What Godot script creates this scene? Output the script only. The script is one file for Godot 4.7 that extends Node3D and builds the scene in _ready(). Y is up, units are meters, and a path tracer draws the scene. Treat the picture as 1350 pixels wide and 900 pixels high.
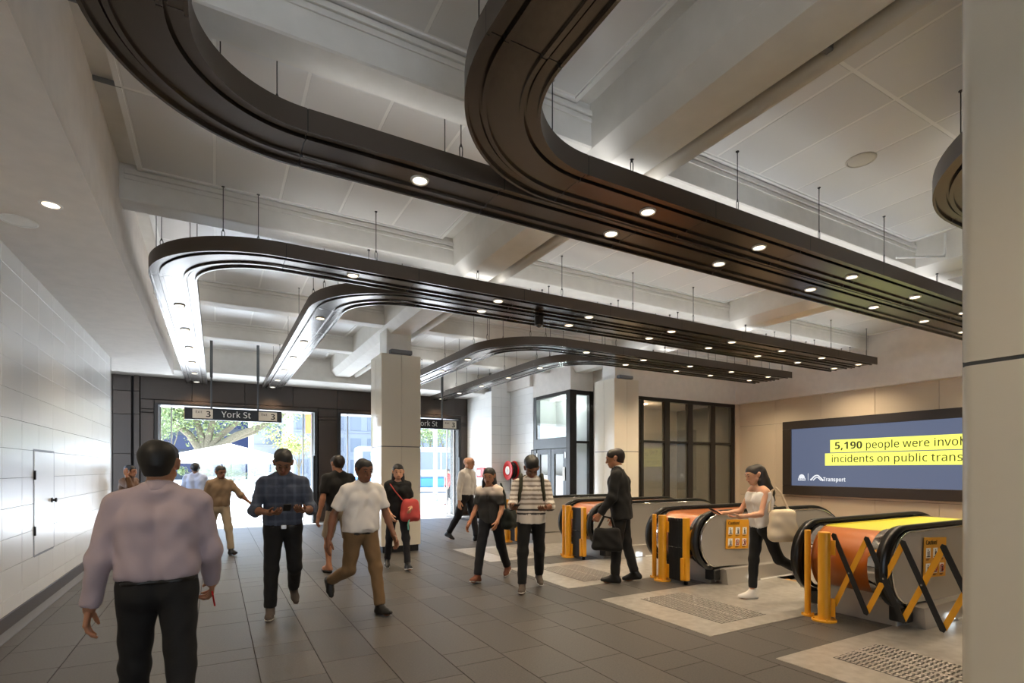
extends Node3D
# Station concourse. World: x runs along the escalators, y up, the entrance lies at -z; P(x, y, d) gives d = -z.

const YAW := 0.5107          # camera turns right of the hall's long axis
const FOC := 697.0           # focal length in pixels of the 1350x900 frame
const EYE := 1.55

var M := {}
var used := {}
var cache := {}
var rng := RandomNumberGenerator.new()


class MB:
	var v := PackedVector3Array()
	var n := PackedVector3Array()
	var c := PackedColorArray()
	var col := Color.WHITE
	var tinted := false
	func tri(a: Vector3, b: Vector3, e: Vector3) -> void:      # corners run counterclockwise seen from outside
		tri_n(a, b, e, (b - a).cross(e - a).normalized(), (b - a).cross(e - a).normalized(), (b - a).cross(e - a).normalized())
	func tri_n(a: Vector3, b: Vector3, e: Vector3, na: Vector3, nb: Vector3, ne: Vector3) -> void:
		v.append(a); v.append(e); v.append(b)
		n.append(na); n.append(ne); n.append(nb)
		if tinted:
			c.append(col); c.append(col); c.append(col)
	func quad(a: Vector3, b: Vector3, e: Vector3, f: Vector3) -> void:
		tri(a, b, e); tri(a, e, f)
	func quad_n(a: Vector3, b: Vector3, e: Vector3, f: Vector3, na: Vector3, nb: Vector3, ne: Vector3, nf: Vector3) -> void:
		tri_n(a, b, e, na, nb, ne); tri_n(a, e, f, na, ne, nf)
	func box(lo: Vector3, hi: Vector3) -> void:
		bev(lo, hi, 0.0)
	func bev(lo: Vector3, hi: Vector3, b: float) -> void:       # a box with chamfered edges
		var m := (lo + hi) * 0.5
		var h := (hi - lo) * 0.5
		b = minf(b, minf(h.x, minf(h.y, h.z)) * 0.9)
		for ax in 3:
			for s in [-1.0, 1.0]:
				var u := Vector3.ZERO; u[ax] = s
				var t := Vector3.ZERO; t[(ax + 1) % 3] = 1.0
				var w := u.cross(t)
				var cc: Vector3 = m + u * h
				var tt := t * (h[(ax + 1) % 3] - b)
				var ww := w * (absf(w.dot(h)) - b)
				quad(cc - tt - ww, cc + tt - ww, cc + tt + ww, cc - tt + ww)
		if b <= 0.0:
			return
		for ax in 3:
			var a1 := (ax + 1) % 3
			var a2 := (ax + 2) % 3
			for s1 in [-1.0, 1.0]:
				for s2 in [-1.0, 1.0]:
					var p := m; p[a1] += s1 * h[a1]; p[a2] += s2 * (h[a2] - b)
					var q := m; q[a1] += s1 * (h[a1] - b); q[a2] += s2 * h[a2]
					var d := Vector3.ZERO; d[ax] = h[ax] - b
					_edge(p, q, d, m)
		for sx in [-1.0, 1.0]:
			for sy in [-1.0, 1.0]:
				for sz in [-1.0, 1.0]:
					var k := Vector3(sx, sy, sz)
					var o := m + k * h
					var pa := o - k * Vector3(0, b, b)
					var pb := o - k * Vector3(b, 0, b)
					var pc := o - k * Vector3(b, b, 0)
					if (pb - pa).cross(pc - pa).dot(k) > 0:
						tri(pa, pb, pc)
					else:
						tri(pa, pc, pb)
	func _edge(p: Vector3, q: Vector3, d: Vector3, m: Vector3) -> void:
		if (q - p).cross(d).dot((p + q) * 0.5 - m) > 0:
			quad(p - d, q - d, q + d, p + d)
		else:
			quad(q - d, p - d, p + d, q + d)
	func prism(poly: PackedVector2Array, o: Vector3, u: Vector3, w: Vector3, depth: Vector3, smooth := 0.0) -> void:
		# a flat outline in the plane (o, u, w) pushed along depth; corners flatter than «smooth» radians share normals
		var pts := poly
		var turned := u.cross(w).dot(depth) > 0.0
		var idx := Geometry2D.triangulate_polygon(pts)
		var p3 := PackedVector3Array()
		for p in pts:
			p3.append(o + u * p.x + w * p.y)
		for i in range(0, idx.size(), 3):
			var a := p3[idx[i]]; var b := p3[idx[i + 1]]; var e := p3[idx[i + 2]]
			if (b - a).cross(e - a).dot(depth) > 0:
				var x := b; b = e; e = x
			tri(a, b, e)
			tri(a + depth, e + depth, b + depth)
		var cnt := pts.size()
		var nn := PackedVector3Array()
		for i in cnt:
			nn.append((p3[(i + 1) % cnt] - p3[i]).cross(depth).normalized())
		var area := 0.0
		for i in cnt:
			area += pts[i].cross(pts[(i + 1) % cnt])
		var out := 1.0 if (area > 0) == turned else -1.0
		for i in cnt:
			var j := (i + 1) % cnt
			var ni := nn[i] * out
			var na := ni
			var nb := ni
			var pr := nn[(i + cnt - 1) % cnt] * out
			var nx := nn[j] * out
			if smooth > 0 and ni.angle_to(pr) < smooth: na = (ni + pr).normalized()
			if smooth > 0 and ni.angle_to(nx) < smooth: nb = (ni + nx).normalized()
			if out > 0:
				quad_n(p3[i], p3[j], p3[j] + depth, p3[i] + depth, na, nb, nb, na)
			else:
				quad_n(p3[j], p3[i], p3[i] + depth, p3[j] + depth, nb, na, na, nb)
	func ring(a: PackedVector3Array, b: PackedVector3Array, ca: Vector3, cb: Vector3, na = null, nb = null) -> void:
		var k := a.size()
		for i in k:
			var j := (i + 1) % k
			var n1: Vector3 = (a[i] - ca).normalized() if na == null else na[i]
			var n2: Vector3 = (a[j] - ca).normalized() if na == null else na[j]
			var n3: Vector3 = (b[j] - cb).normalized() if nb == null else nb[j]
			var n4: Vector3 = (b[i] - cb).normalized() if nb == null else nb[i]
			if (a[j] - a[i]).cross(b[i] - a[i]).dot(n1 + n3) > 0:
				quad_n(a[i], a[j], b[j], b[i], n1, n2, n3, n4)
			else:
				quad_n(a[j], a[i], b[i], b[j], n2, n1, n4, n3)
	func cap(a: PackedVector3Array, c0: Vector3, dir: Vector3) -> void:
		for i in a.size():
			var j := (i + 1) % a.size()
			if (a[i] - c0).cross(a[j] - c0).dot(dir) > 0:
				tri(c0, a[i], a[j])
			else:
				tri(c0, a[j], a[i])
	func tube(pts: Array, r, sides := 10, wide := 1.0, side_axis := Vector3.ZERO) -> void:
		var last := PackedVector3Array()
		var up := Vector3.UP
		for i in pts.size():
			var p: Vector3 = pts[i]
			var d: Vector3 = (pts[mini(i + 1, pts.size() - 1)] - pts[maxi(i - 1, 0)]).normalized()
			var s: Vector3 = side_axis if side_axis != Vector3.ZERO else up.cross(d) if absf(up.dot(d)) < 0.95 else Vector3.RIGHT.cross(d)
			if i > 0 and side_axis == Vector3.ZERO and last.size():
				var ref: Vector3 = (last[0] - (pts[i - 1] as Vector3))
				s = ref - d * ref.dot(d)
			s = s.normalized()
			var t := d.cross(s).normalized()
			var rr: float = r[i] if r is Array else r
			var cur := PackedVector3Array()
			for k in sides:
				var an := TAU * k / sides
				cur.append(p + s * cos(an) * rr * wide + t * sin(an) * rr)
			if i > 0:
				ring(last, cur, pts[i - 1], p)
			else:
				cap(cur, p, -d)
			if i == pts.size() - 1:
				cap(cur, p, d)
			last = cur
	func lathe(o: Vector3, axis: Vector3, prof: Array, sides := 20) -> void:   # prof: [along, radius]
		var s := axis.cross(Vector3.UP if absf(axis.y) < 0.9 else Vector3.RIGHT).normalized()
		var t := axis.cross(s)
		var last := PackedVector3Array()
		for i in prof.size():
			var cur := PackedVector3Array()
			for k in sides:
				var an := TAU * k / sides
				cur.append(o + axis * prof[i][0] + (s * cos(an) + t * sin(an)) * prof[i][1])
			if i > 0:
				var e: Vector2 = Vector2(prof[i][0] - prof[i - 1][0], prof[i][1] - prof[i - 1][1]).normalized()
				var ns := []
				for k in sides:
					var an := TAU * k / sides
					ns.append(((s * cos(an) + t * sin(an)) * e.x - axis * e.y).normalized())
				ring(last, cur, o, o, ns, ns)
			last = cur
	func mesh(m: Material) -> ArrayMesh:
		var arr := []
		arr.resize(Mesh.ARRAY_MAX)
		arr[Mesh.ARRAY_VERTEX] = v
		arr[Mesh.ARRAY_NORMAL] = n
		if tinted:
			arr[Mesh.ARRAY_COLOR] = c
		var am := ArrayMesh.new()
		if v.size():
			am.add_surface_from_arrays(Mesh.PRIMITIVE_TRIANGLES, arr)
			am.surface_set_material(0, m)
		return am


func P(x: float, y: float, d: float) -> Vector3:
	return Vector3(x, y, -d)


func numbered(called: String) -> String:
	if not used.has(called):
		used[called] = 0
		return called
	used[called] += 1
	return "%s_%03d" % [called, used[called]]


func tag(o: Node, label := "", category := "", group := "", kind := "") -> Node:
	if label: o.set_meta("label", label)
	if category: o.set_meta("category", category)
	if group: o.set_meta("group", group)
	if kind: o.set_meta("kind", kind)
	return o


func thing(called: String, label: String, category: String, at := Vector3.ZERO, turn := 0.0, group := "") -> Node3D:
	var o := Node3D.new()
	o.name = numbered(called)
	add_child(o)
	o.position = at
	o.rotation.y = turn
	tag(o, label, category, group)
	return o


func obj(called: String, mb, m: Material, parent: Node = self) -> MeshInstance3D:
	var o := MeshInstance3D.new()
	o.name = numbered(called) if parent == self else called
	o.mesh = mb.mesh(m) if mb is MB else mb
	if not mb is MB and m:
		o.material_override = m
	parent.add_child(o, true)
	return o


func struct(called: String, mb, m: Material, parent: Node = self) -> MeshInstance3D:
	var o := obj(called, mb, m, parent)
	if parent == self:
		o.set_meta("kind", "structure")
	return o


func bx(x0: float, x1: float, y0: float, y1: float, d0: float, d1: float, b := 0.0, mb: MB = null) -> MB:
	if mb == null: mb = MB.new()
	mb.bev(Vector3(minf(x0, x1), minf(y0, y1), -maxf(d0, d1)), Vector3(maxf(x0, x1), maxf(y0, y1), -minf(d0, d1)), b)
	return mb


func piece(called: String, lo: Vector3, hi: Vector3, b: float, m: Material, parent: Node) -> MeshInstance3D:
	# a chamfered slab whose mesh is shared between equal sizes
	var s := (hi - lo).snapped(Vector3.ONE * 0.0005)
	var key := "%s|%s" % [s, b]
	if not cache.has(key):
		var mb := MB.new()
		mb.bev(-s * 0.5, s * 0.5, b)
		cache[key] = mb.mesh(null)
	var o := MeshInstance3D.new()
	o.name = called
	o.mesh = cache[key]
	o.material_override = m
	o.position = (lo + hi) * 0.5
	parent.add_child(o, true)
	return o


func slab(called: String, x0: float, x1: float, y0: float, y1: float, d0: float, d1: float, b: float, m: Material, parent: Node) -> MeshInstance3D:
	return piece(called, Vector3(minf(x0, x1), minf(y0, y1), -maxf(d0, d1)), Vector3(maxf(x0, x1), maxf(y0, y1), -minf(d0, d1)), b, m, parent)


func noise_tex(freq: float, lo: Color, hi: Color, seed_: int, size := 512, octaves := 4, normal := false) -> NoiseTexture2D:
	var f := FastNoiseLite.new()
	f.noise_type = FastNoiseLite.TYPE_SIMPLEX_SMOOTH
	f.frequency = freq
	f.fractal_octaves = octaves
	f.seed = seed_
	var t := NoiseTexture2D.new()
	t.width = size; t.height = size
	t.seamless = true
	t.noise = f
	if normal:
		t.as_normal_map = true
		t.bump_strength = 4.0
	else:
		var g := Gradient.new()
		g.set_color(0, lo); g.set_color(1, hi)
		t.color_ramp = g
	return t


func mat(called: String, c: Color, rough := 0.6, metal := 0.0, tex: Texture2D = null, scale := 1.0) -> StandardMaterial3D:
	var m := StandardMaterial3D.new()
	m.resource_name = called
	m.albedo_color = c
	m.roughness = rough
	m.metallic = metal
	if tex:
		m.albedo_texture = tex
		m.uv1_triplanar = true
		m.uv1_world_triplanar = true
		m.uv1_scale = Vector3.ONE * scale
	M[called] = m
	return m


func emit(called: String, c: Color, e: float) -> StandardMaterial3D:
	var m := mat(called, Color(0.02, 0.02, 0.02), 0.4)
	m.emission_enabled = true
	m.emission = c
	m.emission_energy_multiplier = e
	return m


func text(called: String, s: String, h: float, m: Material, parent: Node, at: Vector3, b := Basis.IDENTITY, bold := false, left := false) -> MeshInstance3D:
	var f := SystemFont.new()
	f.font_names = PackedStringArray(["Droid Sans"])
	f.font_weight = 700 if bold else 400
	var t := TextMesh.new()
	t.font = f
	t.font_size = 48
	t.pixel_size = h / 48.0
	t.depth = 0.003
	t.curve_step = 2.0
	t.text = s
	t.horizontal_alignment = HORIZONTAL_ALIGNMENT_LEFT if left else HORIZONTAL_ALIGNMENT_CENTER
	t.material = m
	var o := MeshInstance3D.new()
	o.name = called
	o.mesh = t
	o.transform = Transform3D(b, at)
	parent.add_child(o, true)
	return o


func _ready() -> void:
	rng.seed = 7
	make_view()
	make_materials()
	make_shell()
	make_entrance()
	make_columns()
	make_channels()
	make_escalators()
	make_wall_fittings()
	make_outside()
	make_people()


# ------------------------------------------------------------------ camera, sky, sun, exposure
func make_view() -> void:
	var cam := Camera3D.new()
	cam.name = "camera"
	cam.position = Vector3(0, EYE, 0)
	cam.rotation.y = -YAW
	cam.projection = Camera3D.PROJECTION_FRUSTUM
	cam.near = 0.05
	cam.far = 400.0
	cam.size = 2.0 * cam.near * 450.0 / FOC
	cam.frustum_offset = Vector2(0, cam.near * 168.65 / FOC)
	cam.current = true
	add_child(cam)
	var we := WorldEnvironment.new()
	we.name = "surroundings"
	var e := Environment.new()
	var sky := Sky.new()
	var sm := ProceduralSkyMaterial.new()
	sm.sky_top_color = Color(0.74, 0.85, 1.0)
	sm.sky_horizon_color = Color(0.93, 0.97, 1.0)
	sm.ground_bottom_color = Color(0.5, 0.5, 0.5)
	sm.ground_horizon_color = Color(0.8, 0.82, 0.84)
	sm.sky_energy_multiplier = SKY
	sm.ground_energy_multiplier = SKY * 0.6
	sky.sky_material = sm
	e.background_mode = Environment.BG_SKY
	e.sky = sky
	e.tonemap_mode = Environment.TONE_MAPPER_LINEAR
	e.tonemap_exposure = 1.0
	e.sdfgi_enabled = true
	e.ssao_enabled = true
	e.ssil_enabled = true
	we.environment = e
	add_child(we)
	var sun := DirectionalLight3D.new()
	sun.name = "sun"
	sun.light_energy = SUN
	sun.light_color = Color(0.93, 0.97, 1.0)
	sun.light_angular_distance = 0.5
	sun.shadow_enabled = true
	sun.sky_mode = DirectionalLight3D.SKY_MODE_LIGHT_ONLY
	sun.rotation = Vector3(deg_to_rad(-63), deg_to_rad(180 + 32), 0)
	add_child(sun)

const SKY := 2.2
const SUN := 16.0
const SPOT := 3.0


func make_materials() -> void:
	var grain := noise_tex(0.02, Color(0.96, 0.96, 0.96), Color(1, 1, 1), 3)
	var fine := noise_tex(0.09, Color(0.78, 0.78, 0.78), Color(1, 1, 1), 5)
	var stain := noise_tex(0.012, Color(0.95, 0.95, 0.945), Color(1, 1, 1), 9)
	for i in 4:
		var k: float = [0.92, 1.0, 1.06, 0.97][i]
		mat("stone_%d" % i, Color(0.345 * k, 0.33 * k, 0.315 * k), 0.45, 0.0, fine, 1.1)
		mat("tile_%d" % i, Color(0.95, 0.95, 0.94) * [1.0, 0.99, 0.985, 1.0][i], 0.25)
		mat("granite_%d" % i, Color(0.27, 0.212, 0.165) * [1.0, 0.93, 1.08, 0.97][i], 0.36, 0.0, fine, 1.6)
		mat("wallboard_%d" % i, Color(0.80, 0.74, 0.65) * [1.0, 0.98, 1.015, 0.99][i], 0.5)
		mat("ceilboard_%d" % i, Color(0.86, 0.86, 0.855) * [1.0, 0.985, 1.01, 0.97][i], 0.38)
	mat("joint", Color(0.13, 0.12, 0.115), 0.9)
	mat("grout", Color(0.36, 0.36, 0.355), 0.9)
	mat("concrete", Color(0.90, 0.89, 0.865), 0.62, 0.0, stain, 0.5)
	mat("plaster", Color(0.90, 0.875, 0.845), 0.65, 0.0, grain, 0.4)
	mat("trim_white", Color(0.93, 0.93, 0.92), 0.4)
	mat("cream", Color(0.87, 0.84, 0.775), 0.13)
	mat("bronze", Color(0.42, 0.39, 0.36), 0.23, 0.8, noise_tex(0.03, Color(0.9, 0.9, 0.9), Color(1, 1, 1), 21), 1.2)
	mat("bronze_side", Color(0.36, 0.325, 0.295), 0.42, 0.55)
	mat("bronze_paint", Color(0.2, 0.175, 0.155), 0.4, 0.2)
	mat("steel", Color(0.70, 0.685, 0.665), 0.34, 0.55)
	mat("stud", Color(0.33, 0.32, 0.31), 0.4, 0.6)
	mat("plate", Color(0.76, 0.745, 0.72), 0.36, 0.6, noise_tex(0.02, Color(0.86, 0.85, 0.84), Color(1, 1, 1), 33), 0.7)
	mat("chrome", Color(0.83, 0.82, 0.8), 0.08, 1.0)
	mat("rubber", Color(0.045, 0.043, 0.043), 0.35)
	mat("black", Color(0.05, 0.05, 0.055), 0.5)
	mat("wire", Color(0.25, 0.25, 0.25), 0.4, 0.6)
	mat("orange", Color(0.66, 0.365, 0.125), 0.3)
	M.orange.clearcoat_enabled = true
	M.orange.clearcoat = 0.4
	M.orange.clearcoat_roughness = 0.15
	mat("lime", Color(0.80, 0.77, 0.16), 0.35)
	mat("yellow", Color(0.85, 0.60, 0.12), 0.38)
	mat("frame_dark", Color(0.165, 0.15, 0.14), 0.4, 0.3)
	mat("frame_grey", Color(0.33, 0.34, 0.345), 0.4, 0.3)
	mat("board", Color(0.085, 0.095, 0.115), 0.35)
	mat("white", Color(0.95, 0.95, 0.94), 0.5)
	mat("ink", Color(0.06, 0.06, 0.065), 0.6)
	mat("red", Color(0.78, 0.07, 0.08), 0.35)
	mat("grey_paint", Color(0.46, 0.47, 0.49), 0.5)
	mat("paper_beige", Color(0.80, 0.78, 0.74), 0.6)
	emit("lamp", Color(1.0, 0.91, 0.78), 6.0)
	emit("strip", Color(1.0, 0.99, 0.97), 1.5)
	emit("lamp_cool", Color(0.9, 0.96, 1.0), 2.5)
	emit("screen_blue", Color(0.37, 0.41, 0.51), 1.0)
	emit("screen_yellow", Color(0.97, 0.97, 0.42), 1.3)
	emit("screen_white", Color(0.95, 0.96, 0.98), 1.0)
	var g := mat("glass", Color(0.9, 0.95, 0.95, 0.06), 0.02)
	g.transparency = BaseMaterial3D.TRANSPARENCY_ALPHA
	var g2 := mat("glass_dim", Color(0.55, 0.55, 0.5, 0.3), 0.03)
	g2.transparency = BaseMaterial3D.TRANSPARENCY_ALPHA


# ------------------------------------------------------------------ walls, floor, ceiling
func make_shell() -> void:
	# floor: a bed with stone pavers set into it in strips 0.4525 m wide
	var f := MB.new()
	bx(-4.3, 6.9, -0.3, -0.004, -9, 17.2, 0, f)
	bx(6.9, 13.4, -0.3, -0.004, -9, 0.85, 0, f)
	bx(6.9, 13.4, -0.3, -0.004, 10.35, 17.2, 0, f)
	var fl := struct("floor", f, M.joint)
	var far := MB.new()
	for i in range(-6, 17):
		var x0 := -0.165 + 0.4525 * i
		var x1 := x0 + 0.4525
		rng.seed = 100 + i
		var d := -1.2 + rng.randf() * 0.6
		while d < 16.55:
			var ln: float = [0.6, 0.9, 0.3, 0.9, 0.6][rng.randi() % 5]
			var d1 := minf(d + ln, 16.6)
			if x0 < -1.757 and d < 12.6:
				x0 = maxf(x0, -1.757)
			var vis := d1 > 0.9 + maxf(0.0, absf(x0 - 1.2) * 0.5) and d < 10.4 and not (x0 > 3.4 and d > 8)
			if x1 - x0 > 0.02 and x1 <= 6.91:
				if vis:
					slab("paver", x0 + 0.0033, x1 - 0.0033, -0.03, 0.0, d + 0.0025, d1 - 0.0025, 0.0015, M["stone_%d" % (rng.randi() % 4)], fl)
				else:
					bx(x0 + 0.0033, x1 - 0.0033, -0.03, 0.0, d + 0.0025, d1 - 0.0025, 0, far)
			d = d1
	bx(6.91, 13.0, -0.03, 0.0, 10.4, 16.6, 0, far)
	bx(6.91, 13.0, -0.03, 0.0, -8.9, 0.85, 0, far)
	bx(-1.757, 6.9, -0.03, 0.0, -8.9, -1.3, 0, far)
	tag(obj("distant_pavers", far, M.stone_1, fl), "", "", "", "stuff")
	# left wall, tiles 0.6 x 0.293 in straight rows
	var wl := struct("wall_left", bx(-2.06, -1.775, 0, 3.7, -9, 12.58), M.grout)
	bx(-1.775, -1.757, 0.15, 3.7, -9, 5.5, 0, null)
	slab("panel", -1.775, -1.757, 0.15, 3.7, -9, 5.5, 0.002, M.tile_0, wl)
	var ds := [5.5]
	while ds[-1] < 12.5:
		ds.append(minf(ds[-1] + 0.594, 12.58))
	var ys := [0.15]
	for k in range(1, 13):
		ys.append(0.293 * k)
	ys[1] = 0.293
	ys.append(3.7)
	for i in ds.size() - 1:
		for k in ys.size() - 1:
			var dm: float = (ds[i] + ds[i + 1]) * 0.5
			if dm > 7.69 and dm < 8.52 and ys[k] > 0.5 and ys[k] < 1.75:
				continue
			slab("tile", -1.775, -1.757, ys[k] + 0.0015, ys[k + 1] - 0.0015, ds[i] + 0.0024, ds[i + 1] - 0.0024, 0.0012, M["tile_%d" % ((i * 3 + k * 5) % 4)], wl)
	# service hatch set into the tiles
	var hd := thing("service_hatch", "plain white service door set into the white tiled wall, round black knob", "door", P(-1.757, 0.587, 8.1))
	hd.set_meta("kind", "structure")
	hd.name = "door_1"
	var hm := MB.new()
	hm.bev(Vector3(-0.016, 0.01, -0.40), Vector3(0.004, 1.165, 0.40), 0.003)
	obj("leaf", hm, M.tile_0, hd)
	var hf := MB.new()
	for q in [[-0.435, -0.402, 0.0, 1.19], [0.402, 0.435, 0.0, 1.19], [-0.402, 0.402, -0.012, 0.008], [-0.402, 0.402, 1.167, 1.19]]:
		hf.box(Vector3(-0.017, q[2], q[0]), Vector3(0.001, q[3], q[1]))
	obj("frame", hf, M.grey_paint, hd)
	for yy in [0.28, 0.9]:
		var hg := MB.new()
		hg.tube([Vector3(0.008, yy - 0.05, 0.405), Vector3(0.008, yy + 0.05, 0.405)], 0.012, 8)
		obj("hinge", hg, M.frame_dark, hd)
	var kb := MB.new()
	kb.lathe(Vector3(0.004, 0.59, -0.30), Vector3(1, 0, 0), [[0, 0.0], [0, 0.03], [0.01, 0.03], [0.012, 0.012], [0.03, 0.012], [0.034, 0.026], [0.05, 0.026], [0.055, 0.0]], 14)
	obj("knob", kb, M.black, hd)
	struct("baseboard_left", bx(-1.775, -1.745, 0.0, 0.15, -9, 12.58, 0.003), M.granite_2)
	struct("trim_1", bx(-1.757, -1.64, 0.0, 0.012, -9, 12.58, 0.002), M.grey_paint)
	struct("trim_2", bx(-2.06, -1.752, 0, 3.7, 12.58, 12.62, 0.004), M.steel)
	# the low ceiling along the left wall, its edge a tall upstand
	var lc := struct("trim_3", bx(-4.3, -0.84, 3.7, 4.62, -9, 10.0), M.plaster)
	lc.name = "ceiling_left"
	var lc2 := struct("ceiling_left_end", bx(-4.3, -0.84, 3.7, 4.62, 10.008, 14.3), M.plaster)
	lc2.set_meta("kind", "structure")
	var acc := MB.new()
	bx(-1.62, -1.2, 3.697, 3.702, 7.9, 8.5, 0.001, acc)
	obj("access_panel", acc, M.plaster, lc)
	# ceiling slab, main beams along the hall, cross beams
	var cs := struct("ceiling", bx(-4.3, 13.4, 4.61, 4.95, -9, 17.2), M.concrete)
	for b in [[2.88, 3.25, "main"], [8.33, 8.64, "main"]]:
		var pm := MB.new()
		var poly := PackedVector2Array([Vector2(b[0], 4.12), Vector2(b[1], 4.12), Vector2(b[1] + 0.12, 4.25), Vector2(b[1] + 0.14, 4.62), Vector2(b[0] - 0.14, 4.62), Vector2(b[0] - 0.12, 4.25)])
		pm.prism(poly, P(0, 0, -9), Vector3.RIGHT, Vector3.UP, Vector3(0, 0, -24.16))
		struct("ceiling_beam", pm, M.concrete)
	var xb := [[-5.0, -4.73], [-2.1, -1.83], [0.65, 0.92], [3.55, 3.82], [6.5, 6.77], [9.8, 10.07], [12.4, 12.67]]
	for b in xb:
		var cb := struct("ceiling_beam", bx(-0.86, 12.95, 4.25, 4.62, b[0], b[1], 0.012), M.concrete)
		for q in [[b[0] - 0.022, b[0], 4.505, 4.55], [b[1], b[1] + 0.022, 4.505, 4.55], [b[0] - 0.012, b[0], 4.455, 4.49], [b[1], b[1] + 0.012, 4.455, 4.49]]:
			obj("moulding", bx(-0.8, 12.85, q[2], q[3], q[0], q[1], 0.003), M.concrete, cb)
	struct("ceiling_beam", bx(-4.3, 13.4, 3.955, 4.62, 15.15, 17.2, 0.01), M.concrete)
	# panel ceilings in the coffers
	var bays := [[-0.65, 2.55], [3.6, 8.0], [8.95, 12.8]]
	var cof := [[-1.83, 0.65], [0.92, 3.55], [3.82, 6.5], [6.77, 9.8], [10.07, 12.4], [12.67, 15.15]]
	for ci in cof.size():
		for bi in 3:
			var x0: float = bays[bi][0]
			var x1: float = bays[bi][1]
			var d0: float = cof[ci][0] + 0.05
			var d1: float = cof[ci][1] - 0.05
			var n := int(round((x1 - x0) / 0.607))
			var sd := [d0, (d0 + d1) * 0.5, d1]
			if bi == 2 or ci == 0 or ci == 5:
				n = int(n / 2.0)
			for i in n:
				for j in 2:
					slab("ceiling_panel", x0 + (x1 - x0) * i / n + 0.011, x0 + (x1 - x0) * (i + 1) / n - 0.011, 4.575, 4.6, sd[j] + 0.013, sd[j + 1] - 0.013, 0.004, M["ceilboard_%d" % ((i * 7 + j * 3 + ci) % 4)], cs)
			var tr := MB.new()
			bx(x0 - 0.03, x1 + 0.03, 4.5775, 4.612, d0, d1, 0, tr)
			obj("panel_grid", tr, M.trim_white, cs)
			var fr := MB.new()
			for q in [[x0 - 0.04, x0, d0 - 0.04, d1 + 0.04], [x1, x1 + 0.04, d0 - 0.04, d1 + 0.04], [x0, x1, d0 - 0.04, d0], [x0, x1, d1, d1 + 0.04]]:
				bx(q[0], q[1], 4.562, 4.612, q[2], q[3], 0, fr)
			obj("edge_trim", fr, M.trim_white, cs)
	# right wall: beige boards above and around the display, a deep bulkhead over them
	var wr := struct("wall_right", bx(13.02, 13.4, -3.4, 4.62, -9, 17.2), M.joint)
	for i in 13:
		var d1 := 10.08 - 1.22 * i
		var d0 := d1 - 1.22
		var yy := [-3.3, -0.4, 0.85, 2.76, 3.45]
		for k in 4:
			if d1 < 2.0 and k < 3:
				continue
			slab("wall_panel", 13.0, 13.02, yy[k] + 0.003, yy[k + 1] - 0.003, d0 + 0.003, d1 - 0.003, 0.002, M["wallboard_%d" % ((i + k * 2) % 4)], wr)
	slab("wall_panel", 13.0, 13.02, -3.3, 2.757, -9, 1.5, 0.002, M.wallboard_0, wr)
	struct("trim_4", bx(12.86, 13.03, 3.39, 4.62, -9, 10.12, 0.01), M.plaster)
	struct("trim_5", bx(12.84, 13.02, -0.4, 3.39, 9.95, 10.12, 0.004), M.wallboard_0)
	# over and behind the glazed office front
	struct("wall_far", bx(8.85, 13.0, 3.39, 4.62, 9.99, 10.4), M.plaster)
	struct("wall_office", bx(8.9, 13.0, 0, 3.9, 12.3, 12.5), M.plaster)
	struct("ceiling_office", bx(8.9, 13.0, 3.42, 3.6, 10.4, 12.3), M.plaster)
	struct("wall_behind_shaft", bx(8.9, 9.0, 0, 4.62, 10.4, 14.7), M.plaster)
	# the escalator pit
	var pit := MB.new()
	bx(6.9, 13.4, -3.5, -3.3, 0.7, 10.5, 0, pit)
	bx(6.9, 13.4, -3.5, -0.02, 0.65, 0.85, 0, pit)
	bx(6.9, 13.4, -3.5, -0.02, 10.35, 10.5, 0, pit)
	bx(6.6, 6.9, -3.5, -0.02, 0.65, 10.5, 0, pit)
	struct("floor_pit", pit, M.frame_grey)
	# the far end behind the camera, with an unseen doorway added for daylight fill
	var wb := MB.new()
	bx(-2.06, -1.0, 0, 4.62, -9.3, -9, 0, wb)
	bx(2.6, 13.4, -0.3, 4.62, -9.3, -9, 0, wb)
	bx(-1.0, 2.6, 3.25, 4.62, -9.3, -9, 0, wb)
	struct("wall_back", wb, M.granite_1)


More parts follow.
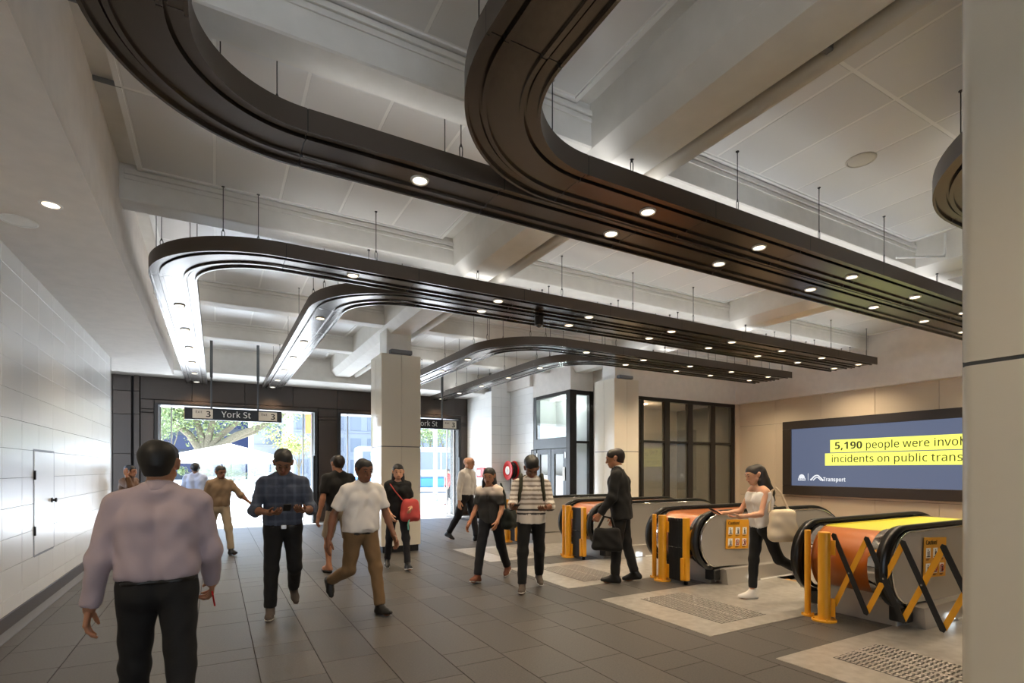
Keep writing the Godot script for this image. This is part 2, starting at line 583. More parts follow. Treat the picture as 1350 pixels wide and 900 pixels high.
# ------------------------------------------------------------------ entrance wall and right-hand tiled walls
func make_entrance() -> void:
	var core := MB.new()
	for q in [[-4.3, -1.36, 0.0, 3.96], [2.6, 3.25, 0.0, 3.96], [7.21, 9.0, 0.0, 4.62], [-1.36, 2.6, 3.28, 3.96], [3.25, 7.21, 3.28, 3.96]]:
		bx(q[0], q[1], q[2], q[3], 16.56, 17.2, 0, core)
	var we := struct("wall_entrance", core, M.joint)
	var pn := []
	var ysl := [0.0, 0.9, 1.95, 2.96, 3.55, 3.955]
	for k in 5:
		pn.append([-4.2, -2.262, ysl[k], ysl[k + 1], 16.5])
		pn.append([-2.258, -1.88, ysl[k], ysl[k + 1], 16.5])
		pn.append([-1.82, -1.70, ysl[k], ysl[k + 1], 16.44])
	for k in [[0.0, 1.5], [1.5, 3.016], [3.03, 3.11], [3.12, 3.36]]:
		pn.append([-1.69, -1.40, k[0], k[1], 16.5])
		pn.append([2.66, 3.20, k[0], k[1], 16.5])
		pn.append([7.25, 7.5, k[0], k[1], 16.5])
	for x in [[-1.69, -0.56], [-0.553, 0.7], [0.707, 1.95], [1.957, 3.2], [3.207, 4.45], [4.457, 5.7], [5.707, 7.5]]:
		pn.append([x[0], x[1], 3.37, 3.955, 16.5])
	for x in [[-1.39, 0.7], [0.707, 2.65], [3.21, 5.2], [5.207, 7.24]]:
		pn.append([x[0], x[1], 3.255, 3.362, 16.5])
	for i in pn.size():
		var q: Array = pn[i]
		slab("stone_panel", q[0] + 0.003, q[1] - 0.003, q[2] + 0.003, q[3] - 0.003, q[4], 16.56, 0.004, M["granite_%d" % (i % 4)], we)
	# steel reveals round both doorways
	for k in 2:
		var x0: float = [-1.36, 3.25][k]
		var x1: float = [2.6, 7.21][k]
		var dr := MB.new()
		bx(x0 - 0.03, x0 + 0.05, 0, 3.27, 16.48, 17.2, 0.004, dr)
		bx(x1 - 0.05, x1 + 0.03, 0, 3.27, 16.48, 17.2, 0.004, dr)
		bx(x0, x1, 3.24, 3.29, 16.48, 17.2, 0.004, dr)
		var d := struct("door_%d" % (k + 2), dr, M.frame_dark)
		for x in [x0 + 0.06, x1 - 0.34]:
			var gl := MB.new()
			bx(x, x + 0.28, 0.05, 3.2, 16.82, 16.83, 0, gl)
			obj("glass_leaf", gl, M.glass, d)
			var gf := MB.new()
			bx(x, x + 0.03, 0.02, 3.22, 16.8, 16.85, 0, gf)
			bx(x + 0.25, x + 0.28, 0.02, 3.22, 16.8, 16.85, 0, gf)
			obj("leaf_frame", gf, M.steel, d)
		var gp := thing("door_sensor_post", ["slim black post at the right jamb of the wide left doorway", "slim black post at the right jamb of the far right doorway"][k], "post", P(x1 - 0.09, 0, 16.3), 0, "")
		var pm := MB.new()
		pm.bev(Vector3(-0.045, 0.0, -0.1), Vector3(0.045, 1.95, 0.1), 0.01)
		obj("housing", pm, M.black, gp)
		var pl := MB.new()
		pl.bev(Vector3(-0.06, 0.0, -0.12), Vector3(0.06, 0.03, 0.12), 0.005)
		obj("foot", pl, M.frame_dark, gp)
	# white tiled return walls on the right
	tiled_x("wall_return", 7.5, 14.69, 16.5, 4.0)
	tiled_d("wall_corner", 14.69, 7.5, 8.17, 4.62)
	tiled_x("wall_side", 8.17, 13.3, 14.69, 4.62)
	struct("trim_6", bx(8.16, 9.0, 3.66, 4.62, 11.4, 13.3, 0.004), M.plaster)
	var nk := MB.new()
	bx(8.05, 8.2, 4.0, 4.62, 13.3, 14.69, 0.004, nk)
	struct("trim_7", nk, M.plaster)


func tiled_x(called: String, x: float, d0: float, d1: float, top: float) -> void:
	var w := struct(called, bx(x + 0.016, x + 0.2, 0, top, d0 + 0.016, d1), M.grout)
	var n := int(ceil((d1 - d0) / 0.6))
	var k := 0
	var y := 0.15
	while y < top - 0.02:
		var y1 := minf(0.293 * (k + 1) if k > 0 else 0.293, top)
		for i in n:
			slab("tile", x, x + 0.016, y + 0.0015, y1 - 0.0015, d0 + (d1 - d0) * i / n + 0.0015, d0 + (d1 - d0) * (i + 1) / n - 0.0015, 0.001, M["tile_%d" % ((i + k * 3) % 4)], w)
		y = y1
		k += 1
	slab("skirting", x, x + 0.016, 0, 0.149, d0, d1, 0.002, M.granite_2, w)


func tiled_d(called: String, d: float, x0: float, x1: float, top: float) -> void:
	var w := struct(called, bx(x0 + 0.016, x1 + 0.2, 0, top, d + 0.016, d + 0.2), M.grout)
	var k := 0
	var y := 0.15
	while y < top - 0.02:
		var y1 := minf(0.293 * (k + 1) if k > 0 else 0.293, top)
		for i in 2:
			slab("tile", x0 + (x1 - x0) * i / 2 + 0.0015, x0 + (x1 - x0) * (i + 1) / 2 - 0.0015, y + 0.0015, y1 - 0.0015, d, d + 0.016, 0.001, M["tile_%d" % ((i + k * 3) % 4)], w)
		y = y1
		k += 1
	slab("skirting", x0, x1, 0, 0.149, d, d + 0.016, 0.002, M.granite_2, w)


# ------------------------------------------------------------------ columns in glossy cream cladding
func make_columns() -> void:
	column(2.66, 9.67, "square cream clad column in mid hall between the two entrance doorways", false)
	column(8.18, 9.67, "cream clad column standing left of the dark framed office windows", false)
	column(2.66, 0.24, "large glossy cream column close up at the right edge of the picture", true)


func column(x0: float, d0: float, label: String, near: bool) -> void:
	var w := 0.76
	var c := thing("column", label, "column", P(x0 + w / 2, 0, d0 + w / 2))
	c.set_meta("kind", "structure")
	var core := MB.new()
	core.bev(Vector3(-0.33, 0.0, -0.33), Vector3(0.33, 3.68, 0.33), 0.0)
	core.bev(Vector3(-0.24, 3.6, -0.24), Vector3(0.24, 4.3, 0.24), 0.01)
	obj("shaft", core, M.concrete, c)
	var pl := MB.new()
	pl.bev(Vector3(-0.345, 0, -0.345), Vector3(0.345, 0.125, 0.345), 0.004)
	obj("plinth", pl, M.black, c)
	var r := 0.05 if near else 0.018
	var poly := PackedVector2Array()
	poly.append(Vector2(0.0025, 0.345)); poly.append(Vector2(0.0025, 0.38))
	for i in 9:
		var a := PI / 2 * (1.0 - i / 8.0)
		poly.append(Vector2(0.38 - r + cos(a) * r, 0.38 - r + sin(a) * r))
	poly.append(Vector2(0.38, 0.0025)); poly.append(Vector2(0.345, 0.0025)); poly.append(Vector2(0.345, 0.345))
	for k in 2:
		var y0: float = [0.125, 1.986][k]
		var y1: float = [1.97, 3.70][k]
		var mb := MB.new()
		mb.prism(poly, Vector3(0, y0, 0), Vector3(1, 0, 0), Vector3(0, 0, 1), Vector3(0, y1 - y0, 0), 0.4)
		var ms := mb.mesh(M.cream)
		for q in 4:
			var o := obj("cladding_panel", ms, null, c)
			o.rotation.y = q * PI / 2
	var jb := MB.new()
	jb.bev(Vector3(-0.368, 1.968, -0.368), Vector3(0.368, 1.988, 0.368), 0.0)
	obj("joint_band", jb, M.frame_grey, c)
	if not near:
		var lb := MB.new()
		lb.bev(Vector3(-0.20, 3.72, 0.24), Vector3(0.22, 3.80, 0.37), 0.012)
		obj("uplight_box", lb, M.grey_paint, c)


# ------------------------------------------------------------------ bronze ceiling channels with downlights
const UPLIGHT := 0.12
const CH_Y := 3.82
const CH_H := 0.155
const CH_W := 0.242


func channel_path(ds: float, x_end: float, ax: float, ad: float, rc: float, leg_end: float) -> Array:
	# stations [x, d, heading] from the straight's right end, round the bend and down the leg
	var out := []
	var lg := 1.0 if leg_end > ds else -1.0
	var n := maxi(1, int(round((x_end - ax) / 1.5)))
	for i in n + 1:
		out.append([x_end + (ax - x_end) * i / n, ds, Vector2(-1, 0), true])
	for i in range(1, 25):
		var a := PI / 2 * i / 24.0
		out.append([ax - sin(a) * rc, ad - lg * cos(a) * rc, Vector2(-cos(a), lg * sin(a)), i == 24])
	var m := maxi(1, int(round(absf(leg_end - ad) / 1.5)))
	for i in range(1, m + 1):
		out.append([ax - rc, ad + (leg_end - ad) * i / m, Vector2(0, lg), true])
	return out


func channel(label: String, ds: float, x_end: float, ax: float, ad: float, rc: float, leg_end: float, lights: Array, hang_top: float) -> void:
	var path := channel_path(ds, x_end, ax, ad, rc, leg_end)
	var o := thing("ceiling_channel", label, "light channel", P(0, CH_Y, 0), 0.0, "bronze light channels under the ceiling")
	# underside in steps: lips, bands, grooves, ribs and a broad middle board
	var W := CH_W
	var half := [[W, CH_H], [W, 0.0], [0.222, 0.0], [0.220, 0.022], [0.152, 0.022], [0.151, 0.042], [0.136, 0.042], [0.133, 0.006], [0.104, 0.006], [0.102, 0.024]]
	var prof := []
	for p in half:
		prof.append(Vector2(-p[0], p[1]))
	for i in half.size():
		var p: Array = half[half.size() - 1 - i]
		prof.append(Vector2(p[0], p[1]))
	var seg := MB.new()
	var side := MB.new()
	for i in path.size() - 1:
		var fr := []
		for q in [path[i], path[i + 1]]:
			fr.append([Vector3(q[0], 0, -q[1]), Vector3(q[2].x, 0, -q[2].y)])
		# a narrow joint where two panels meet
		if path[i][3]: fr[0][0] += fr[0][1] * 0.003
		if path[i + 1][3]: fr[1][0] -= fr[1][1] * 0.003
		var pts := [[], []]
		for e in 2:
			var s: Vector3 = fr[e][1].cross(Vector3.UP).normalized()
			for p in prof:
				pts[e].append(fr[e][0] + s * p.x + Vector3.UP * p.y)
		for k in prof.size() - 1:
			var edge: Vector2 = (prof[k + 1] - prof[k]).normalized()
			var n2 := Vector2(edge.y, -edge.x)
			var ns := []
			for e in 2:
				var s: Vector3 = fr[e][1].cross(Vector3.UP).normalized()
				var nn := s * n2.x + Vector3.UP * n2.y
				ns.append(nn)
			var tgt: MB = side if (k == 0 or k == prof.size() - 2) else seg
			# profile runs from -W to +W under the channel: its outward side is (edge.y, -edge.x)
			if (pts[0][k + 1] - pts[0][k]).cross(pts[1][k] - pts[0][k]).dot(ns[0]) > 0:
				tgt.quad_n(pts[0][k], pts[0][k + 1], pts[1][k + 1], pts[1][k], ns[0], ns[0], ns[1], ns[1])
			else:
				tgt.quad_n(pts[0][k + 1], pts[0][k], pts[1][k], pts[1][k + 1], ns[0], ns[0], ns[1], ns[1])
		var top := [pts[0][0], pts[0][prof.size() - 1], pts[1][prof.size() - 1], pts[1][0]]
		side.quad(top[0], top[1], top[2], top[3]) if (top[1] - top[0]).cross(top[3] - top[0]).y > 0 else side.quad(top[1], top[0], top[3], top[2])
		for e in 2:
			if (i == 0 and e == 0) or (i == path.size() - 2 and e == 1):
				var dirn: Vector3 = fr[e][1] * (-1.0 if e == 0 else 1.0)
				var idx := Geometry2D.triangulate_polygon(PackedVector2Array(prof))
				for k in range(0, idx.size(), 3):
					var a: Vector3 = pts[e][idx[k]]
					var b: Vector3 = pts[e][idx[k + 1]]
					var c: Vector3 = pts[e][idx[k + 2]]
					if (b - a).cross(c - a).dot(dirn) > 0: side.tri(a, b, c)
					else: side.tri(a, c, b)
		if path[i + 1][3] and i < path.size() - 2:
			# an added black sleeve that keeps strip light from leaking through the joint
			var sleeve := MB.new()
			var slv := [[], []]
			for e in 2:
				var s: Vector3 = fr[1][1].cross(Vector3.UP).normalized()
				for p in prof:
					slv[e].append(fr[1][0] + fr[1][1] * (0.02 * e - 0.01) + s * p.x * 0.985 + Vector3.UP * (p.y * 0.96 + 0.004))
			for k in prof.size():
				var k2: int = (k + 1) % prof.size()
				sleeve.quad(slv[0][k], slv[0][k2], slv[1][k2], slv[1][k])
			obj("joint_light_block", sleeve, M.black, o)
		if path[i + 1][3]:
			obj("board", seg, M.bronze, o)
			obj("side_plate", side, M.bronze_side, o)
			seg = MB.new()
			side = MB.new()
	# downlights: ring and lens, with the lamp just under the lens
	for l in lights:
		var at := Vector3(l[0], 0.024, -l[1])
		if not cache.has("dl_ring"):
			var r := MB.new()
			r.lathe(Vector3.ZERO, Vector3.DOWN, [[-0.004, 0.05], [0.012, 0.056], [0.016, 0.066], [0.0, 0.073], [-0.004, 0.073]], 20)
			cache["dl_ring"] = r.mesh(null)
			var e := MB.new()
			e.lathe(Vector3.ZERO, Vector3.DOWN, [[0.006, 0.0], [0.006, 0.054]], 20)
			cache["dl_lens"] = e.mesh(null)
		var d := obj("downlight", cache["dl_ring"], M.trim_white, o)
		d.position = at
		obj("lens", cache["dl_lens"], M.lamp, d)
		var s := SpotLight3D.new()
		s.name = "downlight_lamp"
		s.light_energy = SPOT
		s.light_color = Color(1.0, 0.90, 0.76)
		s.light_size = 0.05
		s.spot_angle = 62.0
		s.spot_angle_attenuation = 0.9
		s.spot_range = 30.0
		s.spot_attenuation = 2.0
		s.shadow_enabled = true
		s.rotation.x = -PI / 2
		s.position = Vector3(0, -0.02, 0)
		d.add_child(s)
	# light strips lie on the channel's back and wash the coffers
	for r in [[Vector3(x_end - 0.2, CH_H + 0.02, -ds), Vector3(ax, CH_H + 0.02, -ds)], [Vector3(ax - rc, CH_H + 0.02, -ad), Vector3(ax - rc, CH_H + 0.02, -(leg_end - 0.2 * signf(leg_end - ad)))]]:
		var a: Vector3 = r[0]
		var b: Vector3 = r[1]
		var strip := MB.new()
		strip.bev(a.min(b) - Vector3(0.03, 0.02, 0.03), a.max(b) + Vector3(0.03, 0.0, 0.03), 0.003)
		obj("light_strip", strip, M.strip, o)
		var al := AreaLight3D.new()
		al.name = "strip_light"
		var ln := a.distance_to(b)
		al.area_size = Vector2(ln, 0.06) if absf(a.x - b.x) > 0.1 else Vector2(0.06, ln)
		al.light_energy = UPLIGHT * ln
		al.light_color = Color(1.0, 0.99, 0.98)
		al.area_range = 30.0
		al.area_attenuation = 2.0
		al.shadow_enabled = true
		o.add_child(al)
		al.position = (a + b) * 0.5 + Vector3(0, 0.005, 0)
		al.rotation.x = PI / 2
	# hangers
	var hp := []
	var x := x_end - 0.3
	while x > ax:
		hp.append([x, ds])
		x -= 1.32
	for a in [0.25, 0.75]:
		var an: float = PI / 2 * a
		var lg := 1.0 if leg_end > ds else -1.0
		hp.append([ax - sin(an) * rc, ad - lg * cos(an) * rc])
	var dd := ad
	while absf(dd - leg_end) > 0.5:
		hp.append([ax - rc, dd])
		dd += 1.5 * signf(leg_end - ad)
	for k in hp.size() * 2:
		var q: Array = hp[k / 2]
		var off: float = (0.17 if k % 2 == 0 else -0.17)
		var px: float = q[0] if q[0] > ax else q[0] + off
		var pd: float = q[1] + (off if q[0] > ax else 0.0)
		var tp := hang_top - CH_Y
		for b in [[3.55, 3.82], [6.5, 6.77], [9.8, 10.07], [12.4, 12.67]]:
			if pd > b[0] - 0.02 and pd < b[1] + 0.02: tp = 4.25 - CH_Y
		for b in [[2.74, 3.39], [8.19, 8.78]]:
			if px > b[0] and px < b[1]: tp = 4.13 - CH_Y
		if pd > 15.13: tp = 3.96 - CH_Y + 0.02
		var h := MB.new()
		h.tube([Vector3(px, CH_H + 0.12, -pd), Vector3(px, tp, -pd)], 0.0045, 6)
		h.lathe(Vector3(px, tp - 0.012, -pd), Vector3.UP, [[0, 0.0], [0, 0.016], [0.012, 0.016]], 8)
		if px < 13.0:
			var hn := obj("hanger", h, M.wire, o)
			var hk := MB.new()
			hk.tube([Vector3(px, CH_H + 0.15, -pd), Vector3(px + 0.014, CH_H + 0.11, -pd), Vector3(px + 0.012, CH_H + 0.06, -pd), Vector3(px, CH_H - 0.005, -pd), Vector3(px - 0.012, CH_H + 0.06, -pd), Vector3(px - 0.014, CH_H + 0.11, -pd), Vector3(px, CH_H + 0.15, -pd)], 0.004, 5)
			obj("hook", hk, M.wire, hn)


func make_channels() -> void:
	var xs := [3.35, 4.89, 6.6, 8.1, 9.54, 10.86, 12.22]
	var row := func(d: float, list: Array) -> Array:
		var r := []
		for x in list: r.append([x, d])
		return r
	var A: Array = row.call(3.51, xs)
	for d in [0.0, -2.0, -4.0]: A.append([1.47, d])  # unseen downlights on the leg behind the camera, added as fill
	channel("bronze channel sweeping out of the top edge in mid picture, nearest row of downlights", 3.51, 12.55, 2.51, 2.47, 1.04, -5.5, A, 4.58)
	var B: Array = row.call(4.01, [1.41] + xs)
	for d in [-1.0, -3.0, -5.0]: B.append([-0.36, d])  # more fill downlights, added out of view on this leg
	channel("bronze channel curving in from the upper left corner, beside the nearest straight channel", 4.01, 12.55, 0.54, 3.11, 0.90, -5.5, B, 4.58)
	var C: Array = row.call(6.36, [1.41] + xs)
	for d in [8.7, 10.15, 11.62, 13.2, 14.68, 16.1]: C.append([-0.44, d])
	channel("bronze channel bending along the left side to the entrance wall, its leg brightly lit", 6.36, 12.5, 0.66, 7.46, 1.10, 16.43, C, 4.58)
	var D: Array = row.call(6.88, xs)
	for d in [8.41, 10.1, 11.6, 13.2, 14.78, 16.1]: D.append([1.38, d])
	channel("bronze channel whose leg runs just right of the left hanging sign", 6.88, 12.5, 2.43, 7.93, 1.05, 16.43, D, 4.58)
	var E: Array = row.call(8.30, [6.32, 7.81, 9.18, 10.55, 11.9])
	for d in [10.06, 11.53, 13.1, 14.63, 16.1]: E.append([4.58, d])
	channel("bronze channel bending behind the mid hall column towards the right doorway", 8.30, 12.5, 5.68, 9.40, 1.10, 16.43, E, 4.58)
	var F: Array = row.call(8.86, [7.81, 9.35, 10.5, 11.95])
	for d in [10.1, 11.57, 13.1, 14.63, 16.1]: F.append([6.38, d])
	channel("farthest bronze channel, bending in front of the lift towards the tiled wall", 8.86, 12.5, 7.48, 9.96, 1.10, 16.43, F, 4.58)
	var G: Array = row.call(2.04, [6.6, 8.1, 9.54, 10.86, 12.22])
	channel("bronze channel bend half hidden by the large column at the upper right", 2.04, 12.55, 5.9, 0.64, 1.40, -5.5, G, 4.58)


# ------------------------------------------------------------------ escalators, covers between them, barriers
func rail_line(r: float, cx: float, cy: float, a0: float, flat_to: float, seg := 18) -> Array:
	# in x-y: from low on the newel round its front, along the top, then down at 30 degrees
	var out := []
	for i in seg + 1:
		var a := deg_to_rad(a0 + (90.0 - a0) * i / seg)
		out.append(Vector2(cx + cos(a) * r, cy + sin(a) * r))
	var n := 6
	var rr := 1.1
	out.append(Vector2(flat_to - 0.9, cy + r))
	for i in range(0, n + 1):
		var a := deg_to_rad(30.0 * i / n)
		out.append(Vector2(flat_to + sin(a) * rr, cy + r - rr + cos(a) * rr))
	var last: Vector2 = out[-1]
	out.append(last + Vector2(cos(deg_to_rad(30)), -sin(deg_to_rad(30))) * 4.6)
	return out


func rail_poly(line: Array, floor_y: float) -> PackedVector2Array:
	var p := PackedVector2Array(line)
	var e: Vector2 = line[-1]
	p.append(e + Vector2(-0.4, -1.1))
	p.append(Vector2(8.0, floor_y))
	return p


const NX := 5.9
const NY := 0.59


func balustrade(esc: Node3D, d_rail: float, lane: float) -> void:
	# lane is +1 when the walking side lies at greater d, -1 when at smaller d
	var b := Node3D.new()
	b.name = "balustrade"
	esc.add_child(b, true)
	var line := rail_line(0.385, NX, NY, 255.0, 8.05)
	var pts := []
	for q in line: pts.append(Vector3(q.x, q.y, -d_rail))
	var hr := MB.new()
	hr.tube(pts, 0.024, 10, 2.6, Vector3(0, 0, 1))
	obj("handrail", hr, M.rubber, b)
	# panel on the walking side, with a rounded front end
	var pd := d_rail + lane * 0.035
	var pl := rail_line(0.345, NX + 0.02, NY, 262.0, 8.05)
	var pm := MB.new()
	pm.prism(rail_poly(pl, 0.15), Vector3(0, 0, -pd), Vector3.RIGHT, Vector3.UP, Vector3(0, 0, -lane * 0.03), 0.5)
	obj("panel", pm, M.steel, b)
	var rim := MB.new()
	var rp := []
	for q in rail_line(0.352, NX + 0.02, NY, 255.0, 8.05): rp.append(Vector3(q.x, q.y, -(pd + lane * 0.03)))
	rim.tube(rp, 0.011, 8)
	obj("panel_rim", rim, M.chrome, b)
	# polished band on the side of the cover
	var cd := d_rail - lane * 0.035
	var cm := MB.new()
	cm.prism(rail_poly(rail_line(0.36, NX + 0.01, NY, 262.0, 8.05), 0.12), Vector3(0, 0, -cd), Vector3.RIGHT, Vector3.UP, Vector3(0, 0, lane * 0.11), 0.5)
	obj("polished_band", cm, M.chrome, b)
	# plinth with the dark inlet where the handrail goes in
	var p0 := d_rail + lane * 0.17
	var pp := MB.new()
	pp.prism(PackedVector2Array([Vector2(5.97, 0.0), Vector2(5.93, 0.215), Vector2(8.4, 0.215), Vector2(13.0, -2.45), Vector2(13.0, -3.2), Vector2(8.2, -0.6), Vector2(8.0, 0.0)]), Vector3(0, 0, -p0), Vector3.RIGHT, Vector3.UP, Vector3(0, 0, lane * 0.26))
	obj("plinth", pp, M.steel, b)
	var inl := MB.new()
	bx(5.81, 5.935, 0.06, 0.21, d_rail - 0.08, d_rail + 0.08, 0.01, inl)
	obj("handrail_inlet", inl, M.black, b)
	var kl := MB.new()
	bx(6.42, 6.56, 0.03, 0.085, p0 + lane * 0.0, p0 + lane * 0.008, 0.002, kl)
	obj("kick_lamp", kl, M.lamp_cool, b)
	var ss := MB.new()
	bx(6.64, 7.35, 0.008, 0.026, p0 - lane * 0.002, p0 + lane * 0.006, 0, ss)
	obj("skirt_strip", ss, M.white, b)
	var ol := SpotLight3D.new()
	ol.name = "kick_light"
	ol.light_energy = 0.03
	ol.light_color = Color(0.92, 0.97, 1.0)
	ol.light_size = 0.04
	ol.spot_angle = 80.0
	ol.spot_range = 20.0
	ol.spot_attenuation = 2.0
	ol.shadow_enabled = true
	ol.position = Vector3(6.49, 0.06, -(p0 + lane * 0.03))
	ol.rotation.y = 0.0 if lane < 0 else PI
	b.add_child(ol)


func caution_sign(esc: Node3D, d: float, x: float) -> void:
	var s := Node3D.new()
	s.name = "caution_sign"
	s.position = Vector3(x, 0.66, -(d - 0.004))
	s.rotation.z = deg_to_rad(-3.0)
	esc.add_child(s, true)
	var pm := MB.new()
	pm.bev(Vector3(-0.235, -0.20, 0.0), Vector3(0.235, 0.20, 0.004), 0.001)
	obj("plate", pm, M.yellow, s)
	text("lettering", "Caution!", 0.062, M.ink, s, Vector3(-0.2, 0.15, 0.0055), Basis.IDENTITY, false, true)
	for r in 2:
		for c in 3:
			var q := MB.new()
			var px := -0.145 + c * 0.145
			var py := 0.045 - r * 0.155
			q.bev(Vector3(px - 0.045, py - 0.05, 0.004), Vector3(px + 0.045, py + 0.05, 0.006), 0.001)
			obj("pictogram_field", q, M.white, s)
			# a little figure on an escalator step
			var f := MB.new()
			var sh := 0.006 * ((c * 2 + r) % 3 - 1)
			f.lathe(Vector3(px - 0.004 + sh, py + 0.028, 0.006), Vector3(0, 0, 1), [[0.0015, 0.009], [0.0015, 0.0]], 10)
			f.bev(Vector3(px - 0.012 + sh, py - 0.014, 0.006), Vector3(px + 0.006 + sh, py + 0.016, 0.0075), 0)
			f.bev(Vector3(px - 0.012 + sh, py - 0.034, 0.006), Vector3(px - 0.005 + sh, py - 0.014, 0.0075), 0)
			f.bev(Vector3(px + 0.001 + sh, py - 0.034, 0.006), Vector3(px + 0.010 + sh, py - 0.014, 0.0075), 0)
			f.bev(Vector3(px - 0.035, py - 0.042, 0.006), Vector3(px + 0.035, py - 0.034, 0.0075), 0)
			f.bev(Vector3(px + 0.018, py - 0.034, 0.006), Vector3(px + 0.024, py + 0.02, 0.0075), 0)
			obj("pictogram", f, M.ink, s)
			if r == 1 and c > 0:
				var rg := MB.new()
				var pts := []
				for i in 17:
					pts.append(Vector3(px + cos(TAU * i / 16.0) * 0.037, py + sin(TAU * i / 16.0) * 0.037, 0.008))
				rg.tube(pts, 0.0032, 4)
				rg.tube([Vector3(px - 0.026, py + 0.026, 0.008), Vector3(px + 0.026, py - 0.026, 0.008)], 0.003, 4)
				obj("forbidden_ring", rg, M.red, s)
			var ln := MB.new()
			ln.bev(Vector3(px - 0.04, py - 0.064, 0.004), Vector3(px + 0.03, py - 0.059, 0.005), 0)
			ln.bev(Vector3(px - 0.04, py - 0.073, 0.004), Vector3(px + 0.015, py - 0.068, 0.005), 0)
			obj("caption", ln, M.ink, s)


func make_escalators() -> void:
	var gaps := [3.09, 5.345, 7.61, 9.86]
	var where := ["nearest, behind the zigzag barrier beside the large column", "second from the right, where the woman with the tote walks", "third from the right, where the man in the dark suit walks", "farthest, in front of the lift"]
	for k in 4:
		var g: float = gaps[k]
		var lo := g - 0.46 - 1.36 + 0.0        # the lane lies between the previous gap's far side and this gap's near side
		var esc := thing("escalator", "steel escalator going down, " + where[k], "escalator", Vector3.ZERO, 0.0, "row of escalators")
		# landing plate flush with the floor
		var pl := MB.new()
		bx(4.0, 6.0, -0.02, 0.006, g - 1.97, g - 0.37, 0.001, pl)
		bx(5.98, 7.0, -0.02, 0.006, g - 1.78, g - 0.6, 0.001, pl)
		obj("landing_plate", pl, M.plate, esc)
		var ridge := MB.new()
		var c0 := g - 1.17
		var pad := MB.new()
		bx(4.42, 5.12, 0.004, 0.0075, c0 - 0.58, c0 + 0.58, 0, pad)
		obj("grip_pad", pad, M.stud, esc)
		for i in 16:
			for j in 27:
				var rx := 4.445 + i * 0.0435
				var rd := c0 - 0.56 + j * 0.043
				var lx := 0.0185 if (i + j) % 2 == 0 else 0.0085
				var ld := 0.0085 if (i + j) % 2 == 0 else 0.0185
				bx(rx - lx, rx + lx, 0.006, 0.0125, rd - ld, rd + ld, 0.002, ridge)
		tag(obj("grip_studs", ridge, M.plate, esc), "", "", "", "stuff")
		var bar := MB.new()
		bx(4.765, 4.779, 0.005, 0.0135, c0 - 0.57, c0 + 0.57, 0, bar)
		obj("seam", bar, M.plate, esc)
		# comb and steps
		var cb := MB.new()
		bx(6.9, 7.05, -0.03, 0.004, g - 1.65, g - 0.72, 0.002, cb)
		obj("comb", cb, M.yellow, esc)
		for i in 10:
			var sx := 7.05 + i * 0.4
			var sy := 0.0 if i < 2 else -(i - 1) * 0.215
			var st := MB.new()
			for q in 10:
				bx(sx, sx + 0.4, sy - 0.22, sy - (0.004 if q % 2 == 0 else 0.014), g - 1.65 + q * 0.093, g - 1.65 + (q + 1) * 0.093, 0, st)
			obj("step", st, M.frame_grey, esc)
		balustrade(esc, g - 0.425, -1.0)
		if k > 0:
			balustrade(esc, gaps[k - 1] + 0.425, 1.0)
		else:
			balustrade(esc, g - 1.84, 1.0)
		if k < 2:
			caution_sign(esc, g - 0.495, [6.38, 6.28][k])
	# covers between neighbouring escalators
	for k in 4:
		var g: float = gaps[k]
		var w := 0.3
		var lab := ["rounded cover behind the zigzag barrier, orange front and lime yellow top", "orange rounded cover behind the folded barrier, second gap between escalators", "orange rounded cover in the third gap, behind the man in the suit", "orange rounded cover in the farthest gap by the lift"]
		var cv := thing("escalator_cover", lab[k], "cover", Vector3.ZERO, 0.0, "rounded orange covers between escalators")
		var line := rail_line(0.325, NX + 0.02, NY + 0.02, 262.0, 8.05)
		var cut := 19
		var front := MB.new()
		var top := MB.new()
		var d0 := g - w
		var d1 := g + w if k < 3 else g - 0.23
		var ic := Vector2(NX + 0.02, NY)
		for i in line.size() - 1:
			var a: Vector2 = line[i]
			var b: Vector2 = line[i + 1]
			var na: Vector2 = (a - ic).normalized() if i <= 18 else Vector2.UP * -1.0
			var nb: Vector2 = (b - ic).normalized() if i + 1 <= 18 else Vector2.UP * -1.0
			if i > 19:
				var e := (b - a).normalized()
				na = Vector2(-e.y, e.x); nb = na
			var tgt: MB = top if i >= 17 and k == 0 else front
			tgt.quad_n(Vector3(a.x, a.y, -d0), Vector3(b.x, b.y, -d0), Vector3(b.x, b.y, -d1), Vector3(a.x, a.y, -d1), Vector3(na.x, na.y, 0), Vector3(nb.x, nb.y, 0), Vector3(nb.x, nb.y, 0), Vector3(na.x, na.y, 0)) if (Vector3(b.x - a.x, b.y - a.y, 0)).cross(Vector3(0, 0, -1)).dot(Vector3(na.x, na.y, 0)) > 0 else tgt.quad_n(Vector3(b.x, b.y, -d0), Vector3(a.x, a.y, -d0), Vector3(a.x, a.y, -d1), Vector3(b.x, b.y, -d1), Vector3(nb.x, nb.y, 0), Vector3(na.x, na.y, 0), Vector3(na.x, na.y, 0), Vector3(nb.x, nb.y, 0))
		obj("front_sheet", front, M.orange, cv)
		if k == 0:
			obj("top_sheet", top, M.lime, cv)
		var bs := MB.new()
		bx(5.86, 8.0, 0.0, 0.29, d0 - 0.1, d1 + 0.1, 0.004, bs)
		obj("base", bs, M.steel, cv)
		var sd := MB.new()
		sd.prism(rail_poly(rail_line(0.31, NX + 0.03, NY + 0.02, 262.0, 8.05), 0.1), Vector3(0, 0, -(d0 + 0.01)), Vector3.RIGHT, Vector3.UP, Vector3(0, 0, -(d1 - d0 - 0.02)), 0.5)
		obj("core", sd, M.frame_dark, cv)
